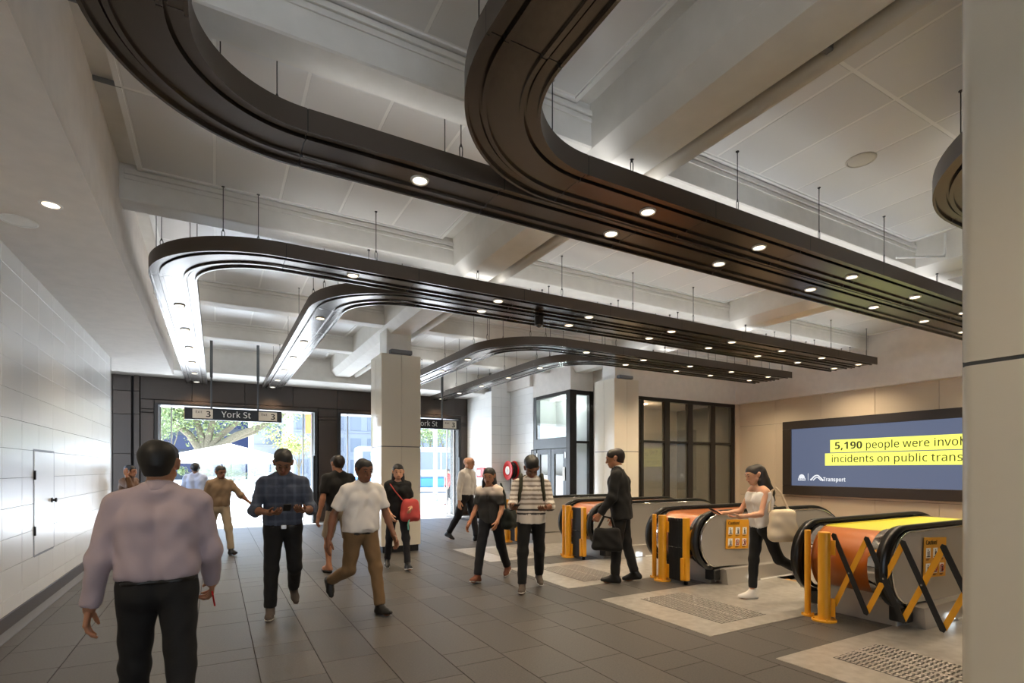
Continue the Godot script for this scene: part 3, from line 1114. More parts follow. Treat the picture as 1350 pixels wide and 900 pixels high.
	# yellow barriers: two posts and an expanding lattice
	for k in 4:
		barrier(gaps[k], k == 0, ["yellow barrier pulled out in a zigzag across the nearest escalator", "yellow barrier with folded black lattice left of the second escalator's caution sign", "folded yellow barrier with black lattice beside the man in the suit", "folded yellow barrier by the farthest escalator, behind the striped shirt man"][k])


func barrier(g: float, open: bool, label: String) -> void:
	var px := 5.45
	var pd := g + 0.08
	var b := thing("barrier", label, "barrier", P(px, 0, pd), 0.0, "yellow folding barriers in front of the covers")
	for q in [[0.0, 0.0, 0.058, 0.905], [0.045, 0.2, 0.031, 0.905]]:
		var m := MB.new()
		var o := Vector3(q[0], 0, -q[1])
		m.lathe(o, Vector3.UP, [[0.0, 0.0], [0.0, q[2]], [q[3], q[2]], [q[3] + 0.004, q[2] - 0.004], [q[3] + 0.004, 0.0]], 18)
		var post := obj("post", m, M.yellow, b)
		var f := MB.new()
		f.lathe(o, Vector3.UP, [[0.0, q[2] * 2.0], [0.016, q[2] * 2.0], [0.02, q[2] * 1.9], [0.02, 0.0]], 18)
		for i in 4:
			var a := PI / 4 + i * PI / 2
			f.lathe(o + Vector3(cos(a), 0, sin(a)) * q[2] * 1.65 + Vector3(0, 0.02, 0), Vector3.UP, [[0, 0.01], [0.012, 0.01], [0.012, 0.0]], 6)
		obj("foot_plate", f, M.yellow, post)
	for yy in [0.14, 0.73]:
		var br := MB.new()
		br.bev(Vector3(0.02, yy - 0.09 if yy < 0.5 else yy - 0.05, 0.055), Vector3(0.03, yy + 0.1, 0.10), 0.002)
		obj("bracket", br, M.yellow, b)
	var bar := func(x: float, d0: float, y0: float, d1: float, y1: float, m: Material):
		var a := Vector3(x, y0, -(d0 - pd))
		var c := Vector3(x, y1, -(d1 - pd))
		var dir := (c - a).normalized()
		var w := dir.cross(Vector3.RIGHT).normalized() * 0.024
		var poly := MB.new()
		var e := dir * 0.012
		var pts := [a - w - e * 0.0, a - e * 1.6, a + w, c + w, c + e * 1.6, c - w]
		for s in [-1.0, 1.0]:
			for i in range(1, 5):
				var p0: Vector3 = pts[0]; var p1: Vector3 = pts[i]; var p2: Vector3 = pts[i + 1]
				var off := Vector3(s * 0.005, 0, 0)
				if (p1 - p0).cross(p2 - p0).x * s > 0: poly.tri(p0 + off, p1 + off, p2 + off)
				else: poly.tri(p0 + off, p2 + off, p1 + off)
		for i in 6:
			var p0: Vector3 = pts[i]; var p1: Vector3 = pts[(i + 1) % 6]
			var h := Vector3(0.005, 0, 0)
			if (p1 - p0).cross(h).dot((p0 + p1) * 0.5 - (a + c) * 0.5) > 0: poly.quad(p0 - h, p1 - h, p1 + h, p0 + h)
			else: poly.quad(p1 - h, p0 - h, p0 + h, p1 + h)
		obj("lattice_bar", poly, m, b)
	if open:
		var d := g + 0.012
		for i in 6:
			var dn := d - 0.31
			bar.call(0.065, d, 0.165, dn, 0.875, M.yellow)
			bar.call(0.05, d, 0.885, dn, 0.155, M.ink)
			var pv := MB.new()
			pv.lathe(Vector3(0.04, 0.52, -((d + dn) / 2 - pd)), Vector3(-1, 0, 0), [[0, 0.009], [0.006, 0.009], [0.006, 0.0]], 10)
			obj("rivet", pv, M.chrome, b)
			d = dn
		var ep := MB.new()
		bx(0.03, 0.07, 0.08, 0.9, d - pd - 0.02, d - pd + 0.02, 0.004, ep)
		obj("end_post", ep, M.yellow, b)
	else:
		for i in 11:
			var dd := pd - 0.085 - i * 0.0235
			var m := MB.new()
			bx(0.03, 0.09, 0.04, 0.885 - 0.02 * (i % 2), dd - pd - 0.009, dd - pd + 0.009, 0.004, m)
			obj("lattice_bar", m, M.black, b)
		var rv := MB.new()
		for i in 11:
			var dd := -0.085 - i * 0.0235
			rv.lathe(Vector3(0.03, 0.49, -dd), Vector3(-1, 0, 0), [[0, 0.006], [0.004, 0.006], [0.004, 0.0]], 8)
		obj("rivet", rv, M.chrome, b)
		var ep := MB.new()
		bx(0.02, 0.09, 0.06, 0.9, -0.415, -0.345, 0.004, ep)
		obj("end_post", ep, M.yellow, b)
		var st := MB.new()
		bx(0.0, 0.08, 0.06, 0.36, -0.375, -0.325, 0.004, st)
		obj("latch", st, M.yellow, b)
		var wh := MB.new()
		wh.lathe(Vector3(0.035, 0.026, 0.38), Vector3(1, 0, 0), [[0, 0], [0, 0.026], [0.03, 0.026], [0.03, 0]], 14)
		obj("castor", wh, M.black, b)


# ------------------------------------------------------------------ display, glazing, lift, signs and fittings
func make_wall_fittings() -> void:
	# big display on the right wall; local frame: x along the wall to the reader's right, z out of the wall
	var rb := Basis(Vector3(0, 0, 1), Vector3.UP, Vector3(-1, 0, 0))
	var ds := thing("display", "long wall mounted video display with yellow text strips in a dark frame", "screen", P(13.0, 0.906, 8.576))
	ds.basis = rb
	var L := 6.3
	var H := 1.879
	for q in [[0, L, 0, 0.237], [0, L, H - 0.206, H], [0, 0.236, 0.237, H - 0.206], [L - 0.236, L, 0.237, H - 0.206]]:
		var fm := MB.new()
		fm.bev(Vector3(q[0] + 0.001, q[2] + 0.001, 0), Vector3(q[1] - 0.001, q[3] - 0.001, 0.12), 0.006)
		obj("frame", fm, M.bronze_paint, ds)
	var sc := MB.new()
	sc.bev(Vector3(0.236, 0.237, 0.0), Vector3(L - 0.236, H - 0.206, 0.09), 0.0)
	var scr := obj("screen", sc, M.screen_blue, ds)
	var strip := func(x0: float, x1: float, y0: float, y1: float):
		var m := MB.new()
		m.bev(Vector3(x0, y0, 0.088), Vector3(x1, y1, 0.0915), 0.0)
		obj("text_strip", m, M.screen_yellow, ds)
	var ty := -0.906
	strip.call(1.214, 5.55, 1.957 + ty, 2.258 + ty)
	strip.call(1.09, 5.75, 1.645 + ty, 1.938 + ty)
	var dk := emit("screen_ink", Color(0.22, 0.23, 0.08), 1.0)
	var n1 := text("lettering", "5,190", 0.232, dk, ds, Vector3(1.315, 2.112 + ty, 0.093), Basis.IDENTITY, true, true)
	var wd: float = n1.mesh.get_aabb().size.x
	n1.scale = Vector3(0.61 / wd, 1, 1)
	var line := func(seen: String, rest: String, x: float, y: float, wide: float):
		var t := text("lettering", seen, 0.232, dk, ds, Vector3(x, y, 0.093), Basis.IDENTITY, false, true)
		var k: float = wide / t.mesh.get_aabb().size.x
		t.scale = Vector3(k, 1, 1)
		var r := text("lettering", rest, 0.232, dk, ds, Vector3(x + wide + 0.012, y, 0.093), Basis.IDENTITY, false, true)
		r.scale = Vector3(k, 1, 1)
	line.call("people were invol", "ved in", 2.0, 2.112 + ty, 1.765)
	line.call("incidents on public trans", "port", 1.235, 1.80 + ty, 2.55)
	# emblems at the lower left: a half round flower over two lines of small capitals, a bar, a wave mark and a word
	var lg := MB.new()
	var fx := 0.505
	var fy := 1.345 + ty
	for i in 7:
		var a := PI * (i + 0.5) / 7.0
		var c := Vector3(fx + cos(a) * 0.045, fy + sin(a) * 0.05, 0.0895)
		lg.lathe(c, Vector3(0, 0, 1), [[0.003, 0.036], [0.003, 0.0]], 12)
	lg.lathe(Vector3(fx, fy + 0.015, 0.0895), Vector3(0, 0, 1), [[0.004, 0.055], [0.004, 0.0]], 14)
	lg.bev(Vector3(fx - 0.095, 1.272 + ty, 0.089), Vector3(fx + 0.095, 1.335 + ty, 0.0925), 0)
	lg.bev(Vector3(fx + 0.16, 1.272 + ty, 0.089), Vector3(fx + 0.168, 1.455 + ty, 0.0925), 0)
	obj("emblem", lg, M.screen_white, ds)
	var nw := text("lettering", "NSW", 0.06, M.screen_blue, ds, Vector3(fx, 1.304 + ty, 0.094), Basis.IDENTITY, true)
	nw.scale = Vector3(1.25, 1, 1)
	var wv := MB.new()
	var wp := []
	for i in 19:
		var t := i / 18.0
		wp.append(Vector3(0.74 + t * 0.30, 1.285 + ty + 0.12 * sin(PI * t) * (1.0 if t < 0.7 else 0.9), 0.091))
	wv.tube(wp, 0.017, 6)
	var wq := []
	for i in 13:
		var t := i / 12.0
		wq.append(Vector3(0.80 + t * 0.19, 1.28 + ty + 0.075 * sin(PI * t), 0.091))
	wv.tube(wq, 0.013, 6)
	wv.lathe(Vector3(0.745, 1.30 + ty, 0.0895), Vector3(0, 0, 1), [[0.003, 0.024], [0.003, 0.0]], 12)
	wv.lathe(Vector3(1.03, 1.29 + ty, 0.0895), Vector3(0, 0, 1), [[0.003, 0.026], [0.003, 0.0]], 12)
	obj("wave_mark", wv, M.screen_white, ds)
	var tw := text("lettering", "Transport", 0.13, M.screen_white, ds, Vector3(1.045, 1.31 + ty, 0.093), Basis.IDENTITY, true, true)
	tw.scale = Vector3(0.52 / tw.mesh.get_aabb().size.x, 1, 1)
	var al := AreaLight3D.new()
	al.name = "display_light"
	al.area_size = Vector2(5.6, 1.35)
	al.light_energy = 0.6
	al.light_color = Color(0.72, 0.80, 0.82)
	al.area_range = 30.0
	al.area_attenuation = 2.0
	al.shadow_enabled = true
	ds.add_child(al)
	al.position = Vector3(L / 2, H / 2, 0.125)
	al.rotation.y = PI
	# office glazing: dark frame, nine tall panes on two levels
	var gz := struct("window_1", bx(9.0, 12.9, 3.30, 3.39, 9.985, 10.11, 0.004), M.frame_dark)
	var mx := [9.0, 9.36, 10.22, 11.07, 11.95, 12.78]
	for i in mx.size():
		var w: float = 0.045 if i == 1 else 0.09
		slab("mullion", mx[i] - w, mx[i] + w, 0.0, 3.30, 9.99, 10.1, 0.004, M.frame_dark, gz)
		if i < mx.size() - 1:
			slab("transom", mx[i] + w, mx[i + 1] - 0.045 * (1.0 if i == 0 else 2.0), 2.235, 2.29, 9.995, 10.095, 0.003, M.frame_dark, gz)
			slab("sill", mx[i] + w, mx[i + 1] - 0.045 * (1.0 if i == 0 else 2.0), 0.0, 0.12, 9.995, 10.095, 0.003, M.frame_dark, gz)
			for k in 2:
				slab("pane", mx[i] + w, mx[i + 1] - 0.045 * (1.0 if i == 0 else 2.0), [0.12, 2.29][k], [2.235, 3.30][k], 10.04, 10.046, 0.0, M.glass_dim, gz)
	struct("floor_office", bx(9.0, 13.0, -0.03, 0.001, 10.1, 12.3), M.stone_0)
	var ol := OmniLight3D.new()
	ol.name = "office_lamp"
	ol.light_energy = 0.6
	ol.light_color = Color(1.0, 0.87, 0.68)
	ol.light_size = 0.12
	ol.shadow_enabled = true
	ol.omni_range = 20.0
	ol.omni_attenuation = 2.0
	add_child(ol)
	ol.position = P(10.6, 3.1, 11.3)
	var olm := MB.new()
	bx(10.5, 10.7, 3.39, 3.42, 11.2, 11.4, 0.005, olm)
	tag(obj("office_light", olm, M.lamp), "small ceiling light inside the office behind the glass", "light")
	# lift: dark grey framed glass box
	var lf := thing("lift", "glass lift enclosure in dark grey frames beside the white tiled wall", "lift", P(8.17, 0, 11.4))
	var fr := func(x0: float, x1: float, y0: float, y1: float, d0: float, d1: float, m: Material, nm: String):
		var q := MB.new()
		bx(x0 - 8.17, x1 - 8.17, y0, y1, d0 - 11.4, d1 - 11.4, 0.005, q)
		obj(nm, q, m, lf)
	fr.call(8.12, 8.34, 0, 3.655, 11.38, 11.56, M.frame_dark, "frame_post")
	fr.call(8.14, 8.28, 0, 3.655, 13.08, 13.24, M.frame_grey, "frame_post")
	fr.call(8.76, 8.9, 0, 3.655, 11.38, 11.5, M.frame_dark, "frame_post")
	fr.call(8.13, 8.26, 3.56, 3.655, 11.56, 13.08, M.frame_dark, "frame_rail")
	fr.call(8.34, 8.76, 3.54, 3.655, 11.4, 11.5, M.frame_dark, "frame_rail")
	fr.call(8.34, 8.76, 2.25, 2.31, 11.4, 11.5, M.frame_dark, "frame_rail")
	fr.call(8.34, 8.76, 0.0, 0.14, 11.4, 11.5, M.frame_dark, "frame_rail")
	fr.call(8.13, 8.27, 2.13, 2.42, 11.56, 13.08, M.frame_grey, "door_header")
	fr.call(8.16, 8.17, 2.42, 3.56, 11.56, 13.08, M.glass, "pane")
	fr.call(8.34, 8.76, 2.31, 3.54, 11.44, 11.45, M.glass, "pane")
	fr.call(8.34, 8.76, 0.14, 2.25, 11.44, 11.45, M.glass, "pane")
	for k in 2:
		var a: float = [11.58, 12.34][k]
		var z: float = [12.32, 13.06][k]
		for q in [[a, a + 0.16, 0.0, 2.12], [z - 0.16, z, 0.0, 2.12], [a + 0.16, z - 0.16, 1.98, 2.12], [a + 0.16, z - 0.16, 0.0, 0.3]]:
			fr.call(8.15, 8.21, q[2], q[3], q[0], q[1], M.frame_grey, "door_frame")
		fr.call(8.175, 8.185, 0.3, 1.98, a + 0.16, z - 0.16, M.glass, "pane")
	for d in [11.6, 13.02]:
		fr.call(8.13, 8.15, 1.85, 2.02, d, d + 0.03, M.chrome, "hinge")
	fr.call(8.125, 8.132, 1.25, 1.62, 11.62, 11.74, M.white, "notice")
	fr.call(8.19, 8.85, 0.0, 0.02, 11.5, 13.1, M.frame_grey, "car_floor")
	fr.call(8.84, 8.88, 0.0, 3.6, 11.5, 13.1, M.tile_1, "car_back")
	fr.call(8.2, 8.88, 0.0, 3.6, 13.1, 13.16, M.tile_1, "car_side")
	fr.call(8.2, 8.88, 3.58, 3.62, 11.5, 13.1, M.white, "car_ceiling")
	fr.call(8.5, 8.56, 3.52, 3.56, 11.7, 12.9, M.lamp_cool, "light_bar")
	var ll := OmniLight3D.new()
	ll.name = "lift_lamp"
	ll.light_energy = 0.45
	ll.light_color = Color(0.92, 1.0, 0.97)
	ll.light_size = 0.06
	ll.shadow_enabled = true
	ll.omni_range = 20.0
	ll.omni_attenuation = 2.0
	add_child(ll)
	ll.position = P(8.5, 3.35, 12.3)
	# hanging street signs
	street_sign(0.40, 14.3, "black hanging street and exit sign before the left doorway")
	street_sign(5.2, 14.3, "black hanging street and exit sign partly hidden behind the mid hall column")
	# fire hose reel and call point
	var hr := thing("fire_hose_reel", "red fire hose reel with black hose on the white tiled wall", "hose reel", P(8.165, 1.2, 14.3))
	var c := Vector3(-0.1, 0.32, 0)
	for s in [-0.3, -0.08]:
		var dm := MB.new()
		dm.lathe(Vector3(s, 0.32, 0), Vector3(-1, 0, 0), [[-0.012, 0.0], [-0.012, 0.29], [0.0, 0.3], [0.012, 0.29], [0.012, 0.19], [0.0, 0.17], [0.0, 0.0]], 28)
		obj("disc", dm, M.red, hr)
	var hub := MB.new()
	hub.lathe(Vector3(-0.29, 0.32, 0), Vector3(-1, 0, 0), [[0.0, 0.13], [0.03, 0.13], [0.035, 0.06], [0.06, 0.05], [0.06, 0.0]], 22)
	obj("hub", hub, M.white, hr)
	var hs := MB.new()
	var hp := []
	for i in 121:
		var t := i / 120.0
		var a := t * TAU * 7.0
		var lay := int(t * 7.0)
		hp.append(Vector3(-0.105 - 0.165 * absf(fmod(t * 3.5, 2.0) - 1.0), 0.32 + sin(a) * (0.20 + 0.02 * (lay % 3)), cos(a) * (0.20 + 0.02 * (lay % 3))))
	hs.tube(hp, 0.018, 7)
	obj("hose", hs, M.rubber, hr)
	var hm := MB.new()
	bx(-0.34, 0.0, 0.28, 0.36, -0.03, 0.03, 0.004, hm)
	obj("bracket", hm, M.red, hr)
	var pp := MB.new()
	pp.tube([Vector3(-0.06, 0.3, 0.04), Vector3(-0.06, -0.15, 0.04), Vector3(-0.06, -0.55, 0.10)], 0.02, 8)
	pp.tube([Vector3(-0.1, 0.1, -0.16), Vector3(-0.1, -0.25, -0.2), Vector3(-0.11, -0.38, -0.12), Vector3(-0.1, -0.3, -0.02), Vector3(-0.07, -0.1, 0.03)], 0.015, 8)
	obj("supply_pipe", pp, M.black, hr)
	var rbx := thing("fire_box", "small red fire alarm box on the white wall right of the bald man", "alarm box", P(7.5, 1.3, 15.25))
	var r1 := MB.new()
	r1.bev(Vector3(-0.12, 0, -0.28), Vector3(0, 0.3, 0.28), 0.012)
	obj("case", r1, M.red, rbx)
	var r2 := MB.new()
	r2.bev(Vector3(-0.126, 0.06, -0.22), Vector3(-0.119, 0.24, 0.02), 0.002)
	obj("window", r2, M.white, rbx)
	var cp := thing("wall_button", "round grey button plate on the white wall below the red box", "button", P(7.5, 1.13, 15.1))
	var b1 := MB.new()
	b1.lathe(Vector3.ZERO, Vector3(-1, 0, 0), [[0.0, 0.09], [0.02, 0.085], [0.02, 0.05], [0.035, 0.045], [0.035, 0.0]], 18)
	obj("plate", b1, M.grey_paint, cp)
	var sk := thing("wall_frame", "thin black open frame on the white wall just left of the lift", "frame", P(8.17, 1.55, 13.32))
	var s1 := MB.new()
	for q in [[-0.04, 0.0, 0.0, 0.03], [-0.04, 0.0, 0.55, 0.58]]:
		s1.bev(Vector3(q[0], q[2], -0.02), Vector3(q[1], q[3], 0.2), 0.003)
	s1.bev(Vector3(-0.04, 0.0, -0.04), Vector3(-0.02, 0.58, -0.01), 0.003)
	obj("bar", s1, M.black, sk)
	# ceiling odds and ends
	var sl := thing("downlight_recessed", "single lit downlight in the low ceiling along the left wall", "downlight", P(-1.17, 3.7, 5.58))
	var e1 := MB.new()
	e1.lathe(Vector3.ZERO, Vector3.DOWN, [[-0.002, 0.055], [0.006, 0.06], [0.008, 0.075], [0.0, 0.08]], 20)
	obj("ring", e1, M.trim_white, sl)
	var e2 := MB.new()
	e2.lathe(Vector3.ZERO, Vector3.DOWN, [[0.003, 0.0], [0.003, 0.056]], 20)
	obj("lens", e2, M.lamp, sl)
	var extra := [[-1.17, 5.58], [-1.17, 2.4], [-1.17, -1.0]]  # first lights the visible downlight; the other two are unseen, added for fill
	for k in 3:
		var s := SpotLight3D.new()
		s.name = "soffit_and_fill_lamp"
		s.light_energy = SPOT
		s.light_color = Color(1.0, 0.90, 0.76)
		s.light_size = 0.05
		s.spot_angle = 62.0
		s.spot_range = 30.0
		s.spot_attenuation = 2.0
		s.spot_angle_attenuation = 0.9
		s.shadow_enabled = true
		s.rotation.x = -PI / 2
		add_child(s)
		s.position = P(extra[k][0], 3.685, extra[k][1])
	round_plate("ceiling_speaker", "round white speaker grille in the low ceiling beside the lit downlight", P(-1.485, 3.7, 6.07), 0.13, M.white)
	round_plate("smoke_speaker", "round grey speaker set in the panelled ceiling at the upper right", P(5.5, 4.575, 2.84), 0.13, M.paper_beige)
	var cam := thing("security_camera", "small dark cylindrical security camera under the bronze channel in mid hall", "camera", P(4.19, 3.84, 6.66))
	var cb := MB.new()
	cb.lathe(Vector3.ZERO, Vector3.DOWN, [[0.0, 0.05], [0.01, 0.05], [0.02, 0.066], [0.15, 0.062], [0.155, 0.05], [0.155, 0.0]], 18)
	obj("housing", cb, M.bronze_paint, cam)
	var cn := MB.new()
	cn.lathe(Vector3(0, -0.15, 0), Vector3.DOWN, [[0.0, 0.045], [0.02, 0.035], [0.035, 0.0]], 16)
	obj("dome", cn, M.black, cam)
	var pipe := thing("ceiling_pipe", "grey round pipe running along the underside of the big ceiling beam", "pipe", P(3.43, 4.19, 0))
	var pm := MB.new()
	pm.tube([Vector3(0, 0, 6), Vector3(0, 0, -15.1)], 0.065, 16)
	obj("pipe_run", pm, M.paper_beige, pipe)
	for d in [1.9, 4.6, 7.4, 11.0, 13.6]:
		var cl := MB.new()
		bx(-0.13, 0.075, -0.02, 0.08, d, d + 0.05, 0.006, cl)
		obj("clamp", cl, M.grey_paint, pipe)
	var con := thing("conduit", "thin bent grey conduit on the ceiling beam at the upper right", "conduit", P(8.1, 4.5, 3.2))
	var cm := MB.new()
	cm.tube([Vector3(0.06, 0.08, 0), Vector3(0.06, -0.16, 0), Vector3(0.04, -0.22, -0.0), Vector3(-0.05, -0.235, -0.02), Vector3(-0.5, -0.238, -0.3)], 0.013, 8)
	obj("tube", cm, M.trim_white, con)
	var bt := thing("batten_light", "slim white batten lamp on the ceiling left of the mid hall column", "lamp", P(3.6, 4.35, 15.05))
	var bm := MB.new()
	bm.bev(Vector3(-0.05, 0, 0.0), Vector3(0.05, 0.06, 1.2), 0.008)
	obj("body", bm, M.trim_white, bt)
	for k in 2:
		var q := thing("wall_conduit", ["upper grey conduit crossing above the bulkhead at upper left", "lower grey conduit crossing above the bulkhead at upper left"][k], "conduit", P(-0.75, 4.6, [4.35, 5.15][k]))
		var qm := MB.new()
		qm.tube([Vector3(-0.08, -0.02, 0), Vector3(0.1, -0.02, 0)], 0.02, 8)
		obj("tube", qm, M.grey_paint, q)


func round_plate(called: String, label: String, at: Vector3, r: float, m: Material) -> void:
	var o := thing(called, label, "speaker", at)
	var a := MB.new()
	a.lathe(Vector3.ZERO, Vector3.DOWN, [[0.0, r], [0.008, r], [0.014, r - 0.012], [0.006, r - 0.02]], 28)
	obj("ring", a, m, o)
	var b := MB.new()
	b.lathe(Vector3.ZERO, Vector3.DOWN, [[0.007, r - 0.02], [0.014, r * 0.4], [0.014, 0.0]], 28)
	obj("grille", b, m, o)


func street_sign(x: float, d: float, label: String) -> void:
	var o := thing("hanging_sign", label, "sign", P(x, 2.71, d))
	var bm := MB.new()
	bm.bev(Vector3(-1.03, 0, -0.05), Vector3(1.03, 0.275, 0.05), 0.006)
	obj("board", bm, M.board, o)
	var ey := MB.new()
	ey.bev(Vector3(-1.036, 0.0, -0.045), Vector3(-1.03, 0.275, 0.045), 0.0)
	obj("edge_strip", ey, M.yellow, o)
	text("lettering", "York St", 0.2, M.white, o, Vector3(0.03, 0.142, 0.052))
	for s in [-1, 1]:
		var cx := -0.665 if s < 0 else 0.715
		var pm := MB.new()
		pm.bev(Vector3(cx - 0.205, 0.03, 0.049), Vector3(cx + 0.205, 0.245, 0.053), 0.0)
		obj("number_plate", pm, M.paper_beige, o)
		text("lettering", "Exit", 0.085, M.ink, o, Vector3(cx - 0.08, 0.178, 0.0545))
		text("lettering", "3", 0.19, M.ink, o, Vector3(cx + 0.115, 0.13, 0.0545), Basis.IDENTITY, true)
	for px in [-0.49, 0.5]:
		var rm := MB.new()
		rm.bev(Vector3(px - 0.02, 0.275, -0.02), Vector3(px + 0.02, 1.3, 0.02), 0.004)
		rm.bev(Vector3(px - 0.03, 1.0, -0.03), Vector3(px + 0.03, 1.88, 0.03), 0.004)
		obj("rod", rm, M.frame_grey, o)


# ------------------------------------------------------------------ the street outside
func make_outside() -> void:
	mat("street", Color(0.86, 0.85, 0.84), 0.8, 0.0, M.stone_0.albedo_texture, 0.3)
	struct("ground", bx(-60, 90, -0.4, -0.02, 17.2, 120), M.street)
	struct("ground_back", bx(-60, 90, -0.4, -0.02, -60, -9.3), M.street)
	struct("trim_8", bx(-1.4, 7.3, -0.3, -0.002, 16.58, 17.6, 0.0), M.stone_3)
	mat("canvas", Color(0.96, 0.96, 0.95), 0.7)
	mat("bark", Color(0.5, 0.455, 0.385), 0.9, 0.0, noise_tex(0.03, Color(0.6, 0.62, 0.55), Color(1, 1, 1), 51), 0.6)
	var lf := mat("leaf", Color(0.46, 0.50, 0.34), 0.6)
	lf.backlight_enabled = true
	lf.backlight = Color(0.28, 0.34, 0.12)
	lf.vertex_color_use_as_albedo = true
	mat("blue_glass", Color(0.08, 0.13, 0.25), 0.1, 0.2)
	mat("facade_white", Color(0.5, 0.51, 0.52), 0.7)
	mat("facade_dark", Color(0.17, 0.19, 0.22), 0.6)
	mat("facade_grey", Color(0.44, 0.46, 0.49), 0.6)
	mat("window_dark", Color(0.36, 0.39, 0.43), 0.15)
	mat("bus_blue", Color(0.16, 0.42, 0.72), 0.3)
	mat("flag", Color(0.93, 0.45, 0.20), 0.7)
	# market canopy
	var ct := Vector2(0.74, 36.26)
	var o := thing("canopy", "white pyramid topped market canopy in the street beyond the left doorway", "canopy", P(ct.x, 0, ct.y), -0.35)
	var roof := MB.new()
	var hw := 3.05
	var ap := Vector3(0, 3.12, 0)
	var cs := [Vector3(-hw, 2.15, hw), Vector3(hw, 2.15, hw), Vector3(hw, 2.15, -hw), Vector3(-hw, 2.15, -hw)]
	for i in 4:
		var a: Vector3 = cs[i]
		var b: Vector3 = cs[(i + 1) % 4]
		roof.tri(a, b, ap)
		roof.quad(a - Vector3(0, 0.22, 0), b - Vector3(0, 0.22, 0), b, a)
	obj("roof", roof, M.canvas, o)
	for q in cs:
		var pm := MB.new()
		pm.tube([Vector3(q.x * 0.97, 0, q.z * 0.97), Vector3(q.x * 0.97, 2.2, q.z * 0.97)], 0.035, 8)
		obj("pole", pm, M.steel, o)
	for i in 4:
		var sw := MB.new()
		sw.bev(Vector3(-hw + 0.1 + i * 1.5, 0.0, -hw + 0.05), Vector3(-hw + 1.5 + i * 1.5, 1.95, -hw + 0.07), 0.0)
		obj("clear_wall", sw, M.glass, o)
	# trees
	tree("plane_tree", "large pale barked tree with forking trunk behind the canopy", Vector2(-0.72, 46.26), 0.5, 3.0, [[-2.9, 2.6], [-1.1, 3.2], [0.9, 3.4], [2.6, 2.4], [4.6, 1.7], [6.5, 2.6]], 5.6, 3.3, 6500, Color(0.95, 0.98, 0.9), 11)
	tree("street_tree", "small round bright green tree at the right of the left doorway", Vector2(3.7, 28.88), 0.06, 1.6, [[-0.35, 0.9], [0.0, 1.0], [0.35, 0.9]], 2.9, 1.05, 1300, Color(1.5, 1.35, 0.9), 12)
	tree("street_tree", "leafy green tree beyond the right doorway, left of the bus windows", Vector2(16.21, 43.65), 0.12, 2.2, [[-0.8, 1.8], [0.2, 2.2], [0.9, 1.6]], 4.6, 1.9, 1500, Color(0.9, 0.95, 0.9), 13)
	tree("street_tree", "leafy green tree beyond the right doorway, above the bus", Vector2(15.3, 37.28), 0.12, 2.2, [[-0.6, 1.6], [0.5, 1.8]], 4.5, 1.5, 1200, Color(1.0, 1.05, 0.9), 14)
	tree("street_tree", "leafy tree at the far left edge of the left doorway", Vector2(-2.81, 42.84), 0.1, 2.0, [[-0.5, 1.8], [0.4, 2.0]], 4.6, 1.7, 1300, Color(0.85, 0.95, 0.85), 15)
	tree("added_hedge", "low pale green shrub bed added behind the canopy to darken the white street", Vector2(0.9, 43.0), 0.08, 0.8, [[-3.2, 0.5], [-1.6, 0.6], [0.0, 0.6], [1.6, 0.6], [3.2, 0.5]], 1.3, 1.0, 2600, Color(1.0, 1.08, 1.0), 16)  # shrubs added to tone down the bright ground behind the canopy
	# buildings
	block("office_building", "blue glass office tower with pale floor bands beyond the left doorway", Vector2(-3.09, 98.02), 26.0, 30.0, 2.6, 2.2, M.blue_glass, M.facade_dark, true)
	block("white_building", "white building with small windows behind the round green tree", Vector2(8.08, 64.25), 9.0, 22.0, 3.2, 2.0, M.window_dark, M.facade_white, false)
	block("grey_building", "pale grey facade with rows of windows beyond the right doorway", Vector2(12.73, 52.47), 13.0, 24.0, 1.5, 1.3, M.window_dark, M.facade_grey, false)
	block("grey_building", "white facade high above the bus beyond the right doorway", Vector2(26.77, 65.24), 12.0, 24.0, 3.0, 2.0, M.window_dark, M.facade_white, false)
	# banner, lamp post, bus
	var bp := Vector2(4.64, 31.79)
	var bn := thing("banner", "orange vertical banner on a pole at the right of the left doorway", "banner", P(bp.x, 0, bp.y), -0.4)
	var bm := MB.new()
	bm.tube([Vector3(0.28, 0, 0), Vector3(0.28, 5.4, 0)], 0.05, 10)
	obj("pole", bm, M.steel, bn)
	var bf := MB.new()
	bf.bev(Vector3(-0.22, 3.6, -0.01), Vector3(0.24, 5.3, 0.01), 0.0)
	obj("cloth", bf, M.flag, bn)
	var lp := Vector2(9.42, 24.52)
	var lo := thing("lamp_post", "white steel post in the street seen through the right doorway", "post", P(lp.x, 0, lp.y))
	var lm := MB.new()
	lm.lathe(Vector3.ZERO, Vector3.UP, [[0.0, 0.16], [0.3, 0.16], [0.32, 0.11], [6.0, 0.09], [6.0, 0.0]], 14)
	obj("shaft", lm, M.facade_white, lo)
	bus(Vector2(13.41, 33.75))


